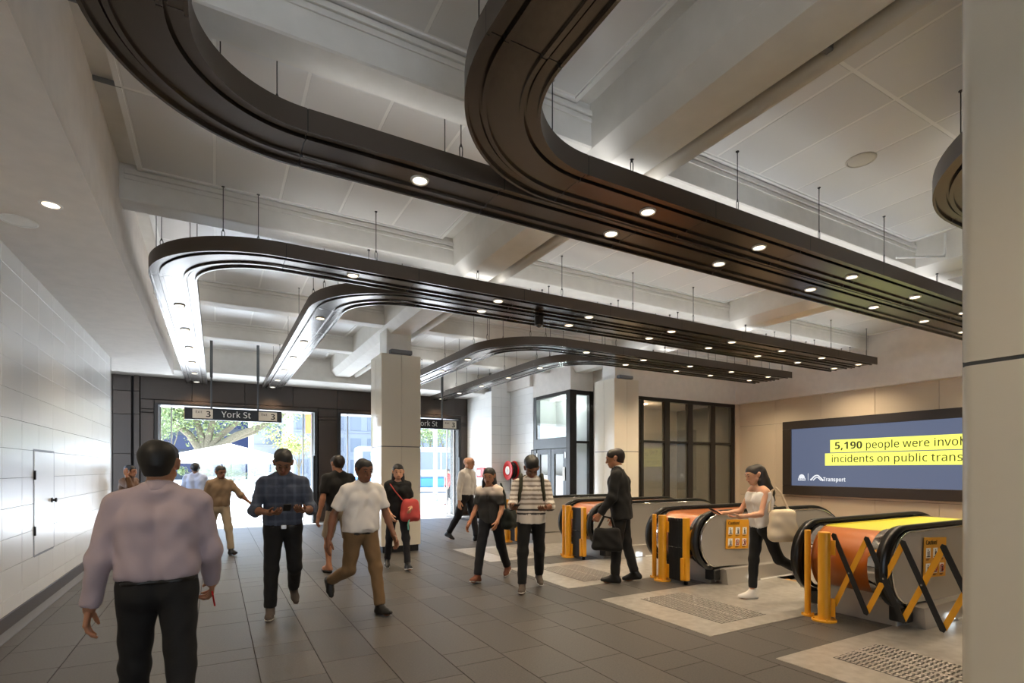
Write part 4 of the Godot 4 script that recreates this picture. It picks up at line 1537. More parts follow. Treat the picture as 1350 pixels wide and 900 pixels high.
func tree(called: String, label: String, g: Vector2, r: float, fork: float, limbs: Array, crown_y: float, crown_r: float, leaves: int, tint: Color, seed_: int) -> void:
	var o := thing(called, label, "tree", P(g.x, 0, g.y), -0.4)
	rng.seed = seed_
	var m := MB.new()
	m.tube([Vector3(0, -0.1, 0), Vector3(0.02, fork * 0.5, 0), Vector3(0, fork, 0)], [r * 1.3, r * 1.02, r * 0.95], 12)
	for l in limbs:
		var zz: float = rng.randf_range(-0.8, 0.8) * l[1] * 0.4
		m.tube([Vector3(0, fork - r * 0.8, 0), Vector3(l[0] * 0.35, fork + l[1] * 0.45, zz * 0.4), Vector3(l[0] * 0.75, fork + l[1] * 0.85, zz * 0.8), Vector3(l[0], fork + l[1] * 1.3, zz)], [r * 0.72, r * 0.5, r * 0.34, r * 0.16], 8)
	obj("trunk", m, M.bark, o)
	var leaf := MB.new()
	leaf.tri(Vector3(-0.5, 0, 0), Vector3(0, -0.34, 0.06), Vector3(0.5, 0, 0))
	leaf.tri(Vector3(-0.5, 0, 0), Vector3(0.5, 0, 0), Vector3(0, 0.34, 0.06))
	var mm := MultiMesh.new()
	mm.transform_format = MultiMesh.TRANSFORM_3D
	mm.use_colors = true
	mm.mesh = leaf.mesh(M.leaf)
	mm.instance_count = leaves
	var blobs := []
	for i in 9 + limbs.size():
		var v := Vector3(rng.randfn(), rng.randfn() * 0.75, rng.randfn()) * 0.42 * crown_r
		if i < limbs.size():
			v = Vector3(limbs[i][0], fork + limbs[i][1] * 1.3 - crown_y, 0)
		blobs.append([Vector3(0, crown_y, 0) + v, crown_r * rng.randf_range(0.35, 0.6)])
	for i in leaves:
		var b: Array = blobs[rng.randi() % blobs.size()]
		var dir := Vector3(rng.randfn(), rng.randfn(), rng.randfn()).normalized()
		var p: Vector3 = b[0] + dir * b[1] * sqrt(rng.randf())
		var s := rng.randf_range(0.10, 0.2) * (0.6 + crown_r * 0.25)
		mm.set_instance_transform(i, Transform3D(Basis.from_euler(Vector3(rng.randf() * TAU, rng.randf() * TAU, rng.randf() * TAU)).scaled(Vector3.ONE * s), p))
		var k := rng.randf_range(0.7, 1.25)
		mm.set_instance_color(i, Color(tint.r * k, tint.g * k, tint.b * k * 0.9))
	var mi := MultiMeshInstance3D.new()
	mi.name = "foliage"
	mi.multimesh = mm
	mi.set_meta("kind", "stuff")
	o.add_child(mi)


func block(called: String, label: String, g: Vector2, wide: float, high: float, sx: float, sy: float, glass: Material, wall: Material, bands: bool) -> void:
	var o := thing(called, label, "building", P(g.x, 0, g.y), 0.0)
	var m := MB.new()
	m.bev(Vector3(-wide / 2, 0, -10), Vector3(wide / 2, high, 0), 0.0)
	obj("wall", m, wall, o)
	var nx := int(wide / sx)
	var ny := mini(int(high / (sy * 1.6)), 9)
	for j in ny:
		for i in nx:
			var x := -wide / 2 + wide * (i + 0.5) / nx
			var y := 1.2 + j * sy * 1.6
			var k := 0.48 if bands else 0.33
			piece("window", Vector3(x - sx * k, y, -0.1), Vector3(x + sx * k, y + sy, 0.06), 0.0, glass, o)
	if not bands:
		for j in ny:
			piece("ledge", Vector3(-wide / 2, 1.2 + j * sy * 1.6 - 0.25, -0.1), Vector3(wide / 2, 1.2 + j * sy * 1.6 - 0.1, 0.12), 0.0, wall, o)


func bus(g: Vector2) -> void:
	var o := thing("bus", "white and blue bus in the street seen through the right doorway", "bus", P(g.x, 0, g.y), -0.12)
	var m := MB.new()
	m.bev(Vector3(-5.5, 1.0, -2.4), Vector3(5.5, 3.05, 0), 0.12)
	obj("body", m, M.facade_white, o)
	var b := MB.new()
	b.bev(Vector3(-5.5, 0.35, -2.4), Vector3(5.5, 1.0, 0.0), 0.06)
	obj("skirt", b, M.bus_blue, o)
	for i in 6:
		var w := MB.new()
		w.bev(Vector3(-5.2 + i * 1.75, 1.55, -0.02), Vector3(-3.6 + i * 1.75, 2.7, 0.02), 0.01)
		obj("window", w, M.window_dark, o)
	for x in [-3.6, 3.2]:
		var t := MB.new()
		t.lathe(Vector3(x, 0.48, -0.3), Vector3(0, 0, 1), [[0.0, 0.0], [0.0, 0.48], [0.3, 0.48], [0.32, 0.3], [0.32, 0.0]], 20)
		obj("wheel", t, M.rubber, o)


# ------------------------------------------------------------------ people: a skeleton, capsules round its bones, one skin by surface nets
# primitives: [a, b, ra, rb] or [a, b, ra, rb, 1] for a flat end at b
func sdf(prims: Array, k: float, cell: float, cuts: Array, mb: MB, tint = null, wrinkle := 0.0) -> void:
	var n := prims.size()
	var A := PackedVector3Array()
	var BA := PackedVector3Array()
	var B := PackedVector3Array()
	var IL := PackedFloat32Array()
	var RA := PackedFloat32Array()
	var DR := PackedFloat32Array()
	var FL := PackedByteArray()
	var lo := Vector3.ONE * 99.0
	var hi := -lo
	for p in prims:
		var a: Vector3 = p[0]
		var b: Vector3 = p[1]
		A.append(a); B.append(b); BA.append(b - a)
		IL.append(1.0 / maxf(1e-8, (b - a).length_squared()))
		RA.append(p[2]); DR.append(p[3] - p[2])
		FL.append(1 if p.size() > 4 else 0)
		var r := maxf(p[2], p[3]) + k * 0.5 + cell
		lo = lo.min(a - Vector3.ONE * r).min(b - Vector3.ONE * r)
		hi = hi.max(a + Vector3.ONE * r).max(b + Vector3.ONE * r)
	var S := 7
	var bs := cell * S
	var half := bs * 0.8661
	var nb := Vector3i(((hi - lo) / bs).ceil())
	var verts := {}
	var pos := PackedVector3Array()
	var edges := []
	var S1 := S + 1
	var smp := PackedFloat32Array()
	smp.resize(S1 * S1 * S1)
	for bx_ in nb.x:
		for by in nb.y:
			for bz in nb.z:
				var o := lo + Vector3(bx_, by, bz) * bs
				var c := o + Vector3.ONE * bs * 0.5
				var near := PackedInt32Array()
				var dm := 9.0
				for i in n:
					var ap := c - A[i]
					var t := clampf(ap.dot(BA[i]) * IL[i], 0.0, 1.0)
					var d := (ap - BA[i] * t).length() - (RA[i] + DR[i] * t)
					dm = minf(dm, d)
					if d < half + k + cell:
						near.append(i)
				if near.is_empty() or dm > half + k * 0.3 or dm < -half - k:
					continue
				var any_in := false
				var any_out := false
				var q := 0
				for x in S1:
					for y in S1:
						for z in S1:
							var p := o + Vector3(x, y, z) * cell
							var d := 9.0
							for i in near:
								var ap := p - A[i]
								var t := clampf(ap.dot(BA[i]) * IL[i], 0.0, 1.0)
								var e := (ap - BA[i] * t).length() - (RA[i] + DR[i] * t)
								if FL[i]: e = maxf(e, (p - B[i]).dot(BA[i]) * sqrt(IL[i]))
								var h := maxf(k - absf(d - e), 0.0) / k
								d = minf(d, e) - h * h * k * 0.25
							for u: Plane in cuts:
								d = maxf(d, u.distance_to(p))
							smp[q] = d
							q += 1
							if d < 0: any_in = true
							else: any_out = true
				if not (any_in and any_out):
					continue
				var g0 := Vector3i(bx_, by, bz) * S
				for x in S:
					for y in S:
						for z in S:
							var i0 := (x * S1 + y) * S1 + z
							var v0 := smp[i0]
							var cnt := 0
							var acc := Vector3.ZERO
							var s := [v0, smp[i0 + 1], smp[i0 + S1], smp[i0 + S1 + 1], smp[i0 + S1 * S1], smp[i0 + S1 * S1 + 1], smp[i0 + S1 * S1 + S1], smp[i0 + S1 * S1 + S1 + 1]]
							var ins := 0
							for j in 8:
								if s[j] < 0: ins += 1
							if ins == 0 or ins == 8:
								continue
							for e in EDGES:
								var f0: float = s[e[0]]
								var f1: float = s[e[1]]
								if (f0 < 0) != (f1 < 0):
									var t := f0 / (f0 - f1)
									acc += CORNER[e[0]].lerp(CORNER[e[1]], t)
									cnt += 1
							var gi := g0 + Vector3i(x, y, z)
							verts[gi] = pos.size()
							pos.append(o + (Vector3(x, y, z) + acc / cnt) * cell)
							if (v0 < 0) != (s[4] < 0): edges.append([gi, 0, v0 < 0])
							if (v0 < 0) != (s[2] < 0): edges.append([gi, 1, v0 < 0])
							if (v0 < 0) != (s[1] < 0): edges.append([gi, 2, v0 < 0])
	var nrm := PackedVector3Array()
	nrm.resize(pos.size())
	var quads := []
	for e in edges:
		var g: Vector3i = e[0]
		var u := Vector3i.ZERO
		var w := Vector3i.ZERO
		u[(e[1] + 1) % 3] = 1
		w[(e[1] + 2) % 3] = 1
		if not (verts.has(g - u) and verts.has(g - w) and verts.has(g - u - w)):
			continue
		var a: int = verts[g]
		var b: int = verts[g - u]
		var c: int = verts[g - u - w]
		var d: int = verts[g - w]
		if not e[2]:
			var t := b; b = d; d = t
		var fn := (pos[c] - pos[a]).cross(pos[d] - pos[b])
		nrm[a] += fn; nrm[b] += fn; nrm[c] += fn; nrm[d] += fn
		quads.append([a, b, c, d])
	for i in nrm.size():
		nrm[i] = nrm[i].normalized()
	if wrinkle > 0.0:
		for i in pos.size():
			var p := pos[i]
			var f := sin(p.x * 52.0 + p.y * 17.0 + p.z * 30.0 + sin(p.y * 11.0) * 2.0) * 0.55 + sin(p.y * 43.0 - p.x * 24.0 + sin(p.x * 17.0 + p.z * 13.0) * 2.2) * 0.45 + 0.75
			pos[i] = p + nrm[i] * f * wrinkle
		for i in nrm.size(): nrm[i] = Vector3.ZERO
		for q in quads:
			var fn: Vector3 = (pos[q[2]] - pos[q[0]]).cross(pos[q[3]] - pos[q[1]])
			for j in 4: nrm[q[j]] += fn
		for i in nrm.size(): nrm[i] = nrm[i].normalized()
	for q in quads:
		for t in [[0, 1, 2], [0, 2, 3]]:
			for j in [0, 2, 1]:
				var i: int = q[t[j]]
				mb.v.append(pos[i])
				mb.n.append(nrm[i])
				if mb.tinted:
					mb.c.append(tint.call(pos[i]) if tint is Callable else mb.col)

const EDGES := [[0, 1], [2, 3], [4, 5], [6, 7], [0, 2], [1, 3], [4, 6], [5, 7], [0, 4], [1, 5], [2, 6], [3, 7]]
const CORNER := [Vector3(0, 0, 0), Vector3(0, 0, 1), Vector3(0, 1, 0), Vector3(0, 1, 1), Vector3(1, 0, 0), Vector3(1, 0, 1), Vector3(1, 1, 0), Vector3(1, 1, 1)]


func V(x: float, y: float, f: float) -> Vector3:      # person frame: x to the person's right, f forward
	return Vector3(x, y, -f)


func deg(a: float) -> float:
	return deg_to_rad(a)


# s: at [x, d], face (degrees from +d, clockwise), h height, legs [[thigh forward, knee bend, foot pitch, out] left, right],
# arms [[forward, out, elbow bend, inward turn] left, right], lean, head [pitch down, turn right], build
func person(s: Dictionary) -> Dictionary:
	var H: float = s.h / 1.75
	var fem: bool = s.get("fem", false)
	var fat: float = s.get("fat", 1.0)
	var root := thing("person", s.label, "person", P(s.at[0], 0, s.at[1]), -deg(s.face), "people crossing the concourse")
	var lean := deg(s.get("lean", 3.0))
	# legs first, to learn how high the pelvis is
	var J := {}
	var low := 9.0
	for i in 2:
		var sd := -1.0 if i == 0 else 1.0
		var L: Array = s.legs[i]
		var a := deg(L[0])
		var k := deg(L[1])
		var out := deg(L[3])
		var hip := V(sd * 0.09 * H, 0, 0)
		var knee := hip + V(sd * sin(out), -cos(a), sin(a)).normalized() * 0.43 * H
		var ank := knee + V(sd * sin(out) * 0.5, -cos(a - k), sin(a - k)).normalized() * 0.42 * H
		var fp := deg(L[2])
		var toe_d := V(sd * 0.12, sin(fp), cos(fp)).normalized()
		var dn := V(0, -cos(fp), sin(fp))
		var heel := ank + dn * 0.052 * H - toe_d * 0.045 * H
		var ball := ank + dn * 0.058 * H + toe_d * 0.10 * H
		var toe := ank + dn * 0.060 * H + toe_d * 0.155 * H
		J["leg%d" % i] = [hip, knee, ank, heel, ball, toe]
		low = minf(low, minf(heel.y - 0.036 * H, minf(ball.y - 0.034 * H, toe.y - 0.028 * H)))
	var up := V(0, -low, 0)
	for i in 2:
		for j in 6: J["leg%d" % i][j] += up
	var pel := up
	var ud := V(0, cos(lean), sin(lean))
	var twist: float = deg(s.get("twist", 0.0))
	var rt := V(cos(twist), 0, -sin(twist))
	var waist := pel + ud * 0.13 * H
	var chest := pel + ud * 0.36 * H
	var sho := pel + ud * 0.50 * H
	var nk := pel + ud * 0.545 * H
	var sw := (0.165 if fem else 0.188) * H * (1.0 + (fat - 1.0) * 0.4)
	for i in 2:
		var sd := -1.0 if i == 0 else 1.0
		var Q: Array = s.arms[i]
		var a := deg(Q[0])
		var o := deg(Q[1])
		var e := deg(Q[2])
		var inn := deg(Q[3])
		var s0 := sho + rt * sd * sw - ud * 0.05 * H
		var el := s0 + V(sd * sin(o), -cos(a) * cos(o), sin(a) * cos(o)).normalized() * 0.295 * H
		var fd := V(sd * (sin(o) * 0.5 - sin(inn)), -cos(a + e) * cos(inn), sin(a + e) * cos(inn)).normalized()
		var wr := el + fd * 0.255 * H
		J["arm%d" % i] = [s0, el, wr, fd]
	var hp := deg(s.head[0])
	var ht := deg(s.head[1])
	var hb := Basis(Vector3.UP, -ht) * Basis(Vector3.RIGHT, -hp)
	var hc := nk + V(0, 0.118 * H, 0.018 * H) + hb * V(0, 0.0, 0.02 * H)
	var hd := func(x: float, y: float, f: float) -> Vector3: return hc + hb * V(x, y, f) * H
	var skin: Color = s.skin
	var cell: float = s.get("cell", 0.016)
	# ---- the body, one skin
	var body := MB.new()
	var pr := []
	for i in 2:
		var L: Array = J["leg%d" % i]
		var sl := minf(1.0, s.get("slim", 1.0))
		pr.append([L[0], L[1], 0.078 * H * fat, 0.05 * H * sl])
		pr.append([L[1], L[1].lerp(L[2], 0.35), 0.05 * H * sl, 0.053 * H * sl])
		pr.append([L[1].lerp(L[2], 0.35), L[2], 0.053 * H * sl, 0.034 * H])
		pr.append([L[2], L[4], 0.036 * H, 0.03 * H])
		pr.append([L[3], L[4], 0.032 * H, 0.032 * H])
		pr.append([L[4], L[5], 0.031 * H, 0.022 * H])
		var Q: Array = J["arm%d" % i]
		pr.append([Q[0], Q[1], 0.046 * H * (0.82 if fem else 1.0), 0.036 * H * (0.85 if fem else 1.0)])
		pr.append([Q[1], Q[1].lerp(Q[2], 0.3), 0.036 * H * (0.85 if fem else 1.0), 0.037 * H * (0.85 if fem else 1.0)])
		pr.append([Q[1].lerp(Q[2], 0.3), Q[2], 0.037 * H * (0.85 if fem else 1.0), 0.025 * H])
		pr.append([Q[2], Q[2] + Q[3] * 0.035 * H, 0.025 * H, 0.023 * H])
		var sd := -1.0 if i == 0 else 1.0
		pr.append([pel + rt * sd * 0.07 * H, waist + rt * sd * 0.06 * H, 0.088 * H * fat, 0.085 * H * fat])
		pr.append([waist + rt * sd * 0.06 * H, chest + rt * sd * 0.075 * H, 0.085 * H * fat, 0.098 * H])
		pr.append([chest + rt * sd * 0.075 * H, sho + rt * sd * 0.09 * H - ud * 0.05 * H, 0.098 * H, 0.062 * H])
	for sd in [-1.0, 1.0]:
		pr.append([sho + ud * 0.012 * H + rt * sd * 0.03 * H, sho - ud * 0.045 * H + rt * sd * sw, 0.052 * H, 0.044 * H])
	pr.append([sho, hc + hb * V(0, -0.06, -0.025) * H, 0.062 * H * (0.8 if fem else 1.0), 0.054 * H * (0.8 if fem else 1.0)])
	sdf(pr, 0.035 * H, maxf(cell, 0.018), [], body)
	# head in a finer grid
	var hr := [
		[hd.call(0, 0.03, -0.035), hd.call(0, 0.035, 0.03), 0.083 * H, 0.076 * H],
		[hd.call(0, -0.01, 0.035), hd.call(0, -0.075, 0.05), 0.062 * H, 0.044 * H],
		[hd.call(-0.03, -0.05, 0.01), hd.call(-0.012, -0.088, 0.06), 0.045 * H, 0.026 * H],
		[hd.call(0.03, -0.05, 0.01), hd.call(0.012, -0.088, 0.06), 0.045 * H, 0.026 * H],
		[hd.call(0, 0.005, 0.098), hd.call(0, -0.032, 0.113), 0.009 * H, 0.014 * H],
		[hd.call(-0.025, 0.022, 0.09), hd.call(0.025, 0.022, 0.09), 0.018 * H, 0.018 * H],
		[hd.call(-0.018, -0.06, 0.088), hd.call(0.018, -0.06, 0.088), 0.012 * H, 0.012 * H],
		[hd.call(-0.083, -0.015, -0.004), hd.call(-0.089, 0.022, -0.016), 0.012 * H, 0.017 * H],
		[hd.call(0.083, -0.015, -0.004), hd.call(0.089, 0.022, -0.016), 0.012 * H, 0.017 * H],
		[hd.call(0, -0.06, -0.025), nk - ud * 0.02 * H, 0.054 * H * (0.8 if fem else 1.0), 0.058 * H * (0.8 if fem else 1.0)],
	]
	sdf(hr, 0.014 * H, s.get("head_cell", 0.0075), [], body)
	# hands in grids of their own
	for i in 2:
		var Q: Array = J["arm%d" % i]
		var grip: float = s.get("grip", [25.0, 25.0])[i]
		hand(Q[2], Q[3], -1.0 if i == 0 else 1.0, H * (0.9 if fem else 1.0), grip, body, s.get("palm", [0, 0])[i], s.get("hand_cell", 0.0062))
	var sk := mat("skin_%d" % get_child_count(), skin, 0.5)
	sk.subsurf_scatter_enabled = true
	sk.subsurf_scatter_strength = 0.12
	obj("body", body, sk, root)
	# face details
	if s.get("face_on", true):
		for sd in [-1.0, 1.0]:
			var eb := MB.new()
			blob(eb, hd.call(sd * 0.031, 0.008, 0.098), Vector3(0.013, 0.0075, 0.008) * H, hb)
			obj("eye", eb, M.eye, root)
			var br := MB.new()
			br.tube([hd.call(sd * 0.014, 0.028, 0.108), hd.call(sd * 0.032, 0.034, 0.105), hd.call(sd * 0.05, 0.029, 0.093)], [0.004 * H, 0.005 * H, 0.003 * H], 6)
			obj("eyebrow", br, M.hair_black, root)
		var mo := MB.new()
		blob(mo, hd.call(0, -0.06, 0.099), Vector3(0.024, 0.006, 0.006) * H, hb)
		obj("mouth", mo, M.lips, root)
	# ---- hair
	if s.has("hair"):
		var hh := MB.new()
		var hs := []
		var t: float = s.get("hair_t", 0.014)
		hs.append([hd.call(0, 0.034 + t * 0.75, -0.037 - t * 0.5), hd.call(0, 0.037 + t * 0.8, 0.024 - t * 0.3), (0.085 + t * 0.25) * H, (0.0765 + t * 0.2) * H])
		hs.append([hd.call(0, 0.0, -0.05 - t * 0.5), hd.call(0, -0.055, -0.048 - t * 0.2), (0.070 + t * 0.2) * H, (0.05 + t * 0.3) * H])
		var cuts := []
		var nn := hb * V(0, -0.80, 0.60)
		cuts.append(Plane(nn, nn.dot(hc + hb * V(0, 0.014, 0.072) * H)))
		var n2 := hb * V(0, -0.96, 0.28)
		cuts.append(Plane(n2, n2.dot(hc + hb * V(0, -0.045, -0.03) * H)))
		sdf(hs, 0.02, s.get("hair_cell", 0.009), cuts, hh, null, 0.003)
		if s.get("long", 0.0) > 0.0:
			var l: float = s.long
			var lh := [
				[hd.call(0, 0.03, -0.07), hd.call(0, -0.10, -0.085), 0.075, 0.07],
				[hd.call(0.05, 0.02, -0.05), hd.call(0.066, -0.12, -0.045), 0.042, 0.038],
				[hd.call(-0.05, 0.02, -0.05), hd.call(-0.066, -0.12, -0.045), 0.042, 0.038],
				[hd.call(0.03, -0.10, -0.085), hd.call(0.045, -0.12 - l * 0.6, -0.12), 0.06, 0.05],
				[hd.call(-0.03, -0.10, -0.085), hd.call(-0.045, -0.12 - l * 0.6, -0.12), 0.06, 0.05],
				[hd.call(0.0, -0.12 - l * 0.5, -0.12), hd.call(s.get("sway", 0.0), -0.12 - l, -0.15), 0.06, 0.03],
				[hd.call(0.075, -0.08, -0.01), hd.call(0.09, -0.17 - l * 0.5, 0.02), 0.026, 0.02],
				[hd.call(-0.075, -0.08, -0.01), hd.call(-0.09, -0.17 - l * 0.5, 0.02), 0.026, 0.02],
			]
			sdf(lh, 0.03, 0.011, [], hh, null, 0.003)
		obj("hair", hh, s.hair, root)
	# ---- trousers, shorts
	var tr := MB.new()
	var tp := []
	var short: bool = s.get("shorts", false)
	for i in 2:
		var L: Array = J["leg%d" % i]
		var sd := -1.0 if i == 0 else 1.0
		var slim: float = s.get("slim", 1.0)
		tp.append([pel + rt * sd * 0.072 * H - ud * 0.02 * H, waist + rt * sd * 0.066 * H, 0.105 * H * fat, 0.098 * H * fat])
		if short:
			tp.append([L[0], L[1].lerp(L[0], -0.0), 0.096 * H, 0.082 * H, 1])
		else:
			tp.append([L[0], L[1], 0.094 * H * fat, maxf(0.060, 0.068 * slim) * H])
			tp.append([L[1], L[1].lerp(L[2], s.get("trouser_len", 0.95)), maxf(0.060, 0.068 * slim) * H, maxf(0.047, 0.057 * slim) * H, 1])
	var wl := waist + ud * 0.0
	sdf(tp, 0.03 * H, cell, [Plane(ud, ud.dot(wl))], tr, null, 0.0042)
	obj("shorts" if short else "trousers", tr, s.trousers, root)
	# ---- shoes
	for i in 2:
		var L: Array = J["leg%d" % i]
		var sh := MB.new()
		var fwd: Vector3 = (L[5] - L[3]).normalized()
		var upv: Vector3 = (L[2] - L[3].lerp(L[4], 0.33)).normalized()
		if s.get("sandals", false):
			var sp := [[L[3] - upv * 0.03, L[4] - upv * 0.03, 0.03 * H, 0.036 * H], [L[4] - upv * 0.03, L[5] - upv * 0.024, 0.036 * H, 0.026 * H]]
			sdf(sp, 0.02, 0.011, [Plane(upv, upv.dot(L[3] - upv * 0.028 * H))], sh)
		else:
			var boot: float = s.get("boot", 0.5)
			var sp := [[L[3], L[4], 0.041 * H, 0.040 * H], [L[4], L[5], 0.040 * H, 0.030 * H], [L[3].lerp(L[2], 0.35) , L[2].lerp(L[1], 0.06 + 0.1 * boot), 0.042 * H, 0.047 * H, 1], [L[2] + fwd * 0.01, L[4], 0.042 * H, 0.034 * H]]
			var base: Vector3 = L[3] - upv * 0.036 * H
			sdf(sp, 0.02, 0.011, [Plane(-upv, -upv.dot(base))], sh)
		var sho_m := obj("shoe" if not s.get("sandals", false) else "sandal", sh, s.shoes, root)
		if s.has("soles"):
			var so := MB.new()
			sdf([[L[3] - upv * 0.026 * H, L[4] - upv * 0.026 * H, 0.043 * H, 0.043 * H], [L[4] - upv * 0.026 * H, L[5] - upv * 0.02 * H, 0.043 * H, 0.033 * H]], 0.015, 0.011, [Plane(upv, upv.dot(L[3] - upv * 0.018 * H)), Plane(-upv, -upv.dot(L[3] - upv * 0.038 * H))], so)
			obj("sole", so, s.soles, sho_m)
	# ---- shirt or jacket
	var st := MB.new()
	var sp2 := []
	var loose: float = s.get("loose", 1.0)
	var hem: float = s.get("hem", 0.02)
	for i in 2:
		var Q: Array = J["arm%d" % i]
		var sd := -1.0 if i == 0 else 1.0
		var hemp := pel + ud * hem * H
		sp2.append([waist + rt * sd * 0.072 * H, hemp + rt * sd * 0.076 * H, 0.104 * H * fat * loose, 0.108 * H * fat * loose, 1])
		sp2.append([waist + rt * sd * 0.072 * H, chest + rt * sd * 0.082 * H, 0.104 * H * fat * loose, 0.112 * H * loose])
		sp2.append([chest + rt * sd * 0.082 * H, sho + rt * sd * 0.095 * H - ud * 0.055 * H, 0.112 * H * loose, 0.074 * H])
		var af := 0.86 if fem else 1.0
		match s.get("sleeve", "long"):
			"long":
				sp2.append([Q[0], Q[1], 0.060 * H * loose * af, 0.051 * H * loose * af])
				sp2.append([Q[1], Q[1].lerp(Q[2], 0.97), 0.051 * H * loose * af, 0.040 * H * loose, 1])
			"rolled":
				sp2.append([Q[0], Q[1], 0.060 * H * loose * af, 0.051 * H * loose * af])
				sp2.append([Q[1], Q[1].lerp(Q[2], 0.25), 0.056 * H * loose * af, 0.054 * H * loose, 1])
			"short":
				sp2.append([Q[0], Q[0].lerp(Q[1], 0.75), 0.060 * H * loose * af, 0.060 * H * loose * af, 1])
	for sd in [-1.0, 1.0]:
		sp2.append([sho + ud * 0.008 * H + rt * sd * 0.035 * H, sho - ud * 0.05 * H + rt * sd * sw * 0.96, 0.062 * H, 0.057 * H])
	if s.get("sleeve", "long") != "strap":
		sp2.append([sho - ud * 0.03 * H + V(0, 0, 0.02), nk - ud * 0.008 * H + V(0, 0, -0.012), 0.074 * H, 0.066 * H, 1])
	if fem:
		for sd in [-1.0, 1.0]:
			sp2.append([chest + rt * sd * 0.065 * H + V(0, 0.01, 0.05), chest + rt * sd * 0.065 * H + V(0, -0.02, 0.075), 0.06 * H, 0.05 * H])
	if s.has("belly"):
		sp2.append([waist + V(0, 0.06, 0.03), waist + V(0, -0.11, 0.055), 0.10 * H, 0.105 * H, 1])
	var cuts2 := []
	if s.get("sleeve", "long") == "short":
		var sn := V(0, 0.75, 0.66)
		cuts2.append(Plane(sn, sn.dot(nk + V(0, -0.05 if fem else -0.02, 0.06) * H)))
	if s.get("sleeve", "long") == "strap":
		cuts2.append(Plane(ud, ud.dot(sho - ud * 0.05 * H)))
	st.tinted = s.has("tint")
	sdf(sp2, 0.032 * H, cell, cuts2, st, s.get("tint", null), s.get("wrinkle", 0.006))
	obj(s.get("top", "shirt"), st, s.shirt, root)
	if s.has("collar"):
		var cm := MB.new()
		sdf([[nk - ud * 0.02 * H, nk + ud * 0.028 * H + V(0, 0, 0.008), 0.072 * H, 0.064 * H, 1]], 0.02, 0.011, [Plane(-ud, -ud.dot(nk - ud * 0.03 * H))], cm)
		obj("collar", cm, s.collar, root)
	if s.has("belt"):
		var bm := MB.new()
		var bp := []
		for sd in [-1.0, 1.0]:
			bp.append([pel + rt * sd * 0.072 * H, waist + rt * sd * 0.07 * H, 0.112 * H * fat, 0.109 * H * fat])
		sdf(bp, 0.03, 0.012, [Plane(ud, ud.dot(pel + ud * (hem + 0.005) * H)), Plane(-ud, -ud.dot(pel + ud * (hem - 0.03) * H))], bm)
		obj("belt", bm, s.belt, root)
	return {"root": root, "J": J, "sho": sho, "pel": pel, "waist": waist, "chest": chest, "ud": ud, "rt": rt, "H": H, "hc": hc, "sw": sw}


func blob(mb: MB, c: Vector3, r: Vector3, b: Basis) -> void:
	var rows := 6
	var cols := 10
	for i in rows:
		for j in cols:
			var q := []
			for e in [[i, j], [i + 1, j], [i + 1, j + 1], [i, j + 1]]:
				var a: float = PI * e[0] / rows
				var f: float = TAU * e[1] / cols
				q.append(Vector3(sin(a) * cos(f), cos(a), -sin(a) * sin(f)))
			var n := []
			var p := []
			for k in 4:
				n.append((b * (q[k] / r)).normalized())
				p.append(c + b * (q[k] * r))
			if (p[2] - p[0]).cross(p[3] - p[1]).dot(n[0] + n[2]) > 0:
				mb.quad_n(p[0], p[1], p[2], p[3], n[0], n[1], n[2], n[3])
			else:
				mb.quad_n(p[3], p[2], p[1], p[0], n[3], n[2], n[1], n[0])


func hand(w: Vector3, dir: Vector3, side: float, H: float, grip: float, mb: MB, palm_up: int, cell: float) -> void:
	# palm faces the body when hanging, up when palm_up is 1
	var inward := Vector3(-side, 0, 0)
	if palm_up == 1: inward = Vector3(-side * 0.35, 1, 0.0)
	if palm_up == 2: inward = Vector3(-side * 0.4, 0.2, 1.0)
	var pn := (inward - dir * inward.dot(dir)).normalized()
	var lat := dir.cross(pn).normalized()      # thumb side decided below
	var fwd := Vector3(0, 0, -1) if palm_up == 0 else Vector3(side, 0, 0) if palm_up == 1 else Vector3(0, 1, 0)
	if lat.dot(fwd) < 0: lat = -lat
	var pr := []
	var w0 := w + dir * 0.01 * H
	for i in 4:
		var o := (i - 1.5) * 0.0195 * H
		var kn := w0 + dir * (0.088 - 0.004 * absf(i - 1.2)) * H - lat * o
		pr.append([w0 + dir * 0.012 * H - lat * o * 0.6, kn, 0.0155 * H, 0.0115 * H])
		var c := deg(grip * (0.75 + 0.12 * i))
		var p := kn
		var ln: float = [0.95, 1.05, 1.0, 0.8][i]
		for j in 3:
			var a := c * (j + 1) * 0.8
			var d := dir * cos(a) + pn * sin(a) - lat * (i - 1.5) * 0.04
			var q: Vector3 = p + d.normalized() * [0.041, 0.026, 0.02][j] * ln * H
			pr.append([p, q, (0.0098 - 0.0008 * j) * H, (0.0092 - 0.0009 * j) * H])
			p = q
	var t0 := w0 + dir * 0.02 * H + lat * 0.022 * H + pn * 0.006 * H
	var t1 := t0 + (dir * 0.75 + lat * 0.62 + pn * 0.3).normalized() * 0.04 * H
	var t2 := t1 + (dir * 0.9 + lat * 0.28 + pn * (0.25 + grip * 0.006)).normalized() * 0.032 * H
	var t3 := t2 + (dir * 0.95 + lat * 0.02 + pn * (0.3 + grip * 0.01)).normalized() * 0.024 * H
	pr.append([t0, t1, 0.0155 * H, 0.0125 * H])
	pr.append([t1, t2, 0.0115 * H, 0.0105 * H])
	pr.append([t2, t3, 0.0105 * H, 0.008 * H])
	pr.append([w - dir * 0.02 * H, w0 + dir * 0.02 * H, 0.024 * H, 0.022 * H])
	sdf(pr, 0.006 * H, cell, [], mb)


func cloth(called: String, c: Color, rough := 0.8) -> StandardMaterial3D:
	var m := mat(called, c, rough)
	m.rim_enabled = true
	m.rim = 0.12
	m.rim_tint = 0.6
	return m


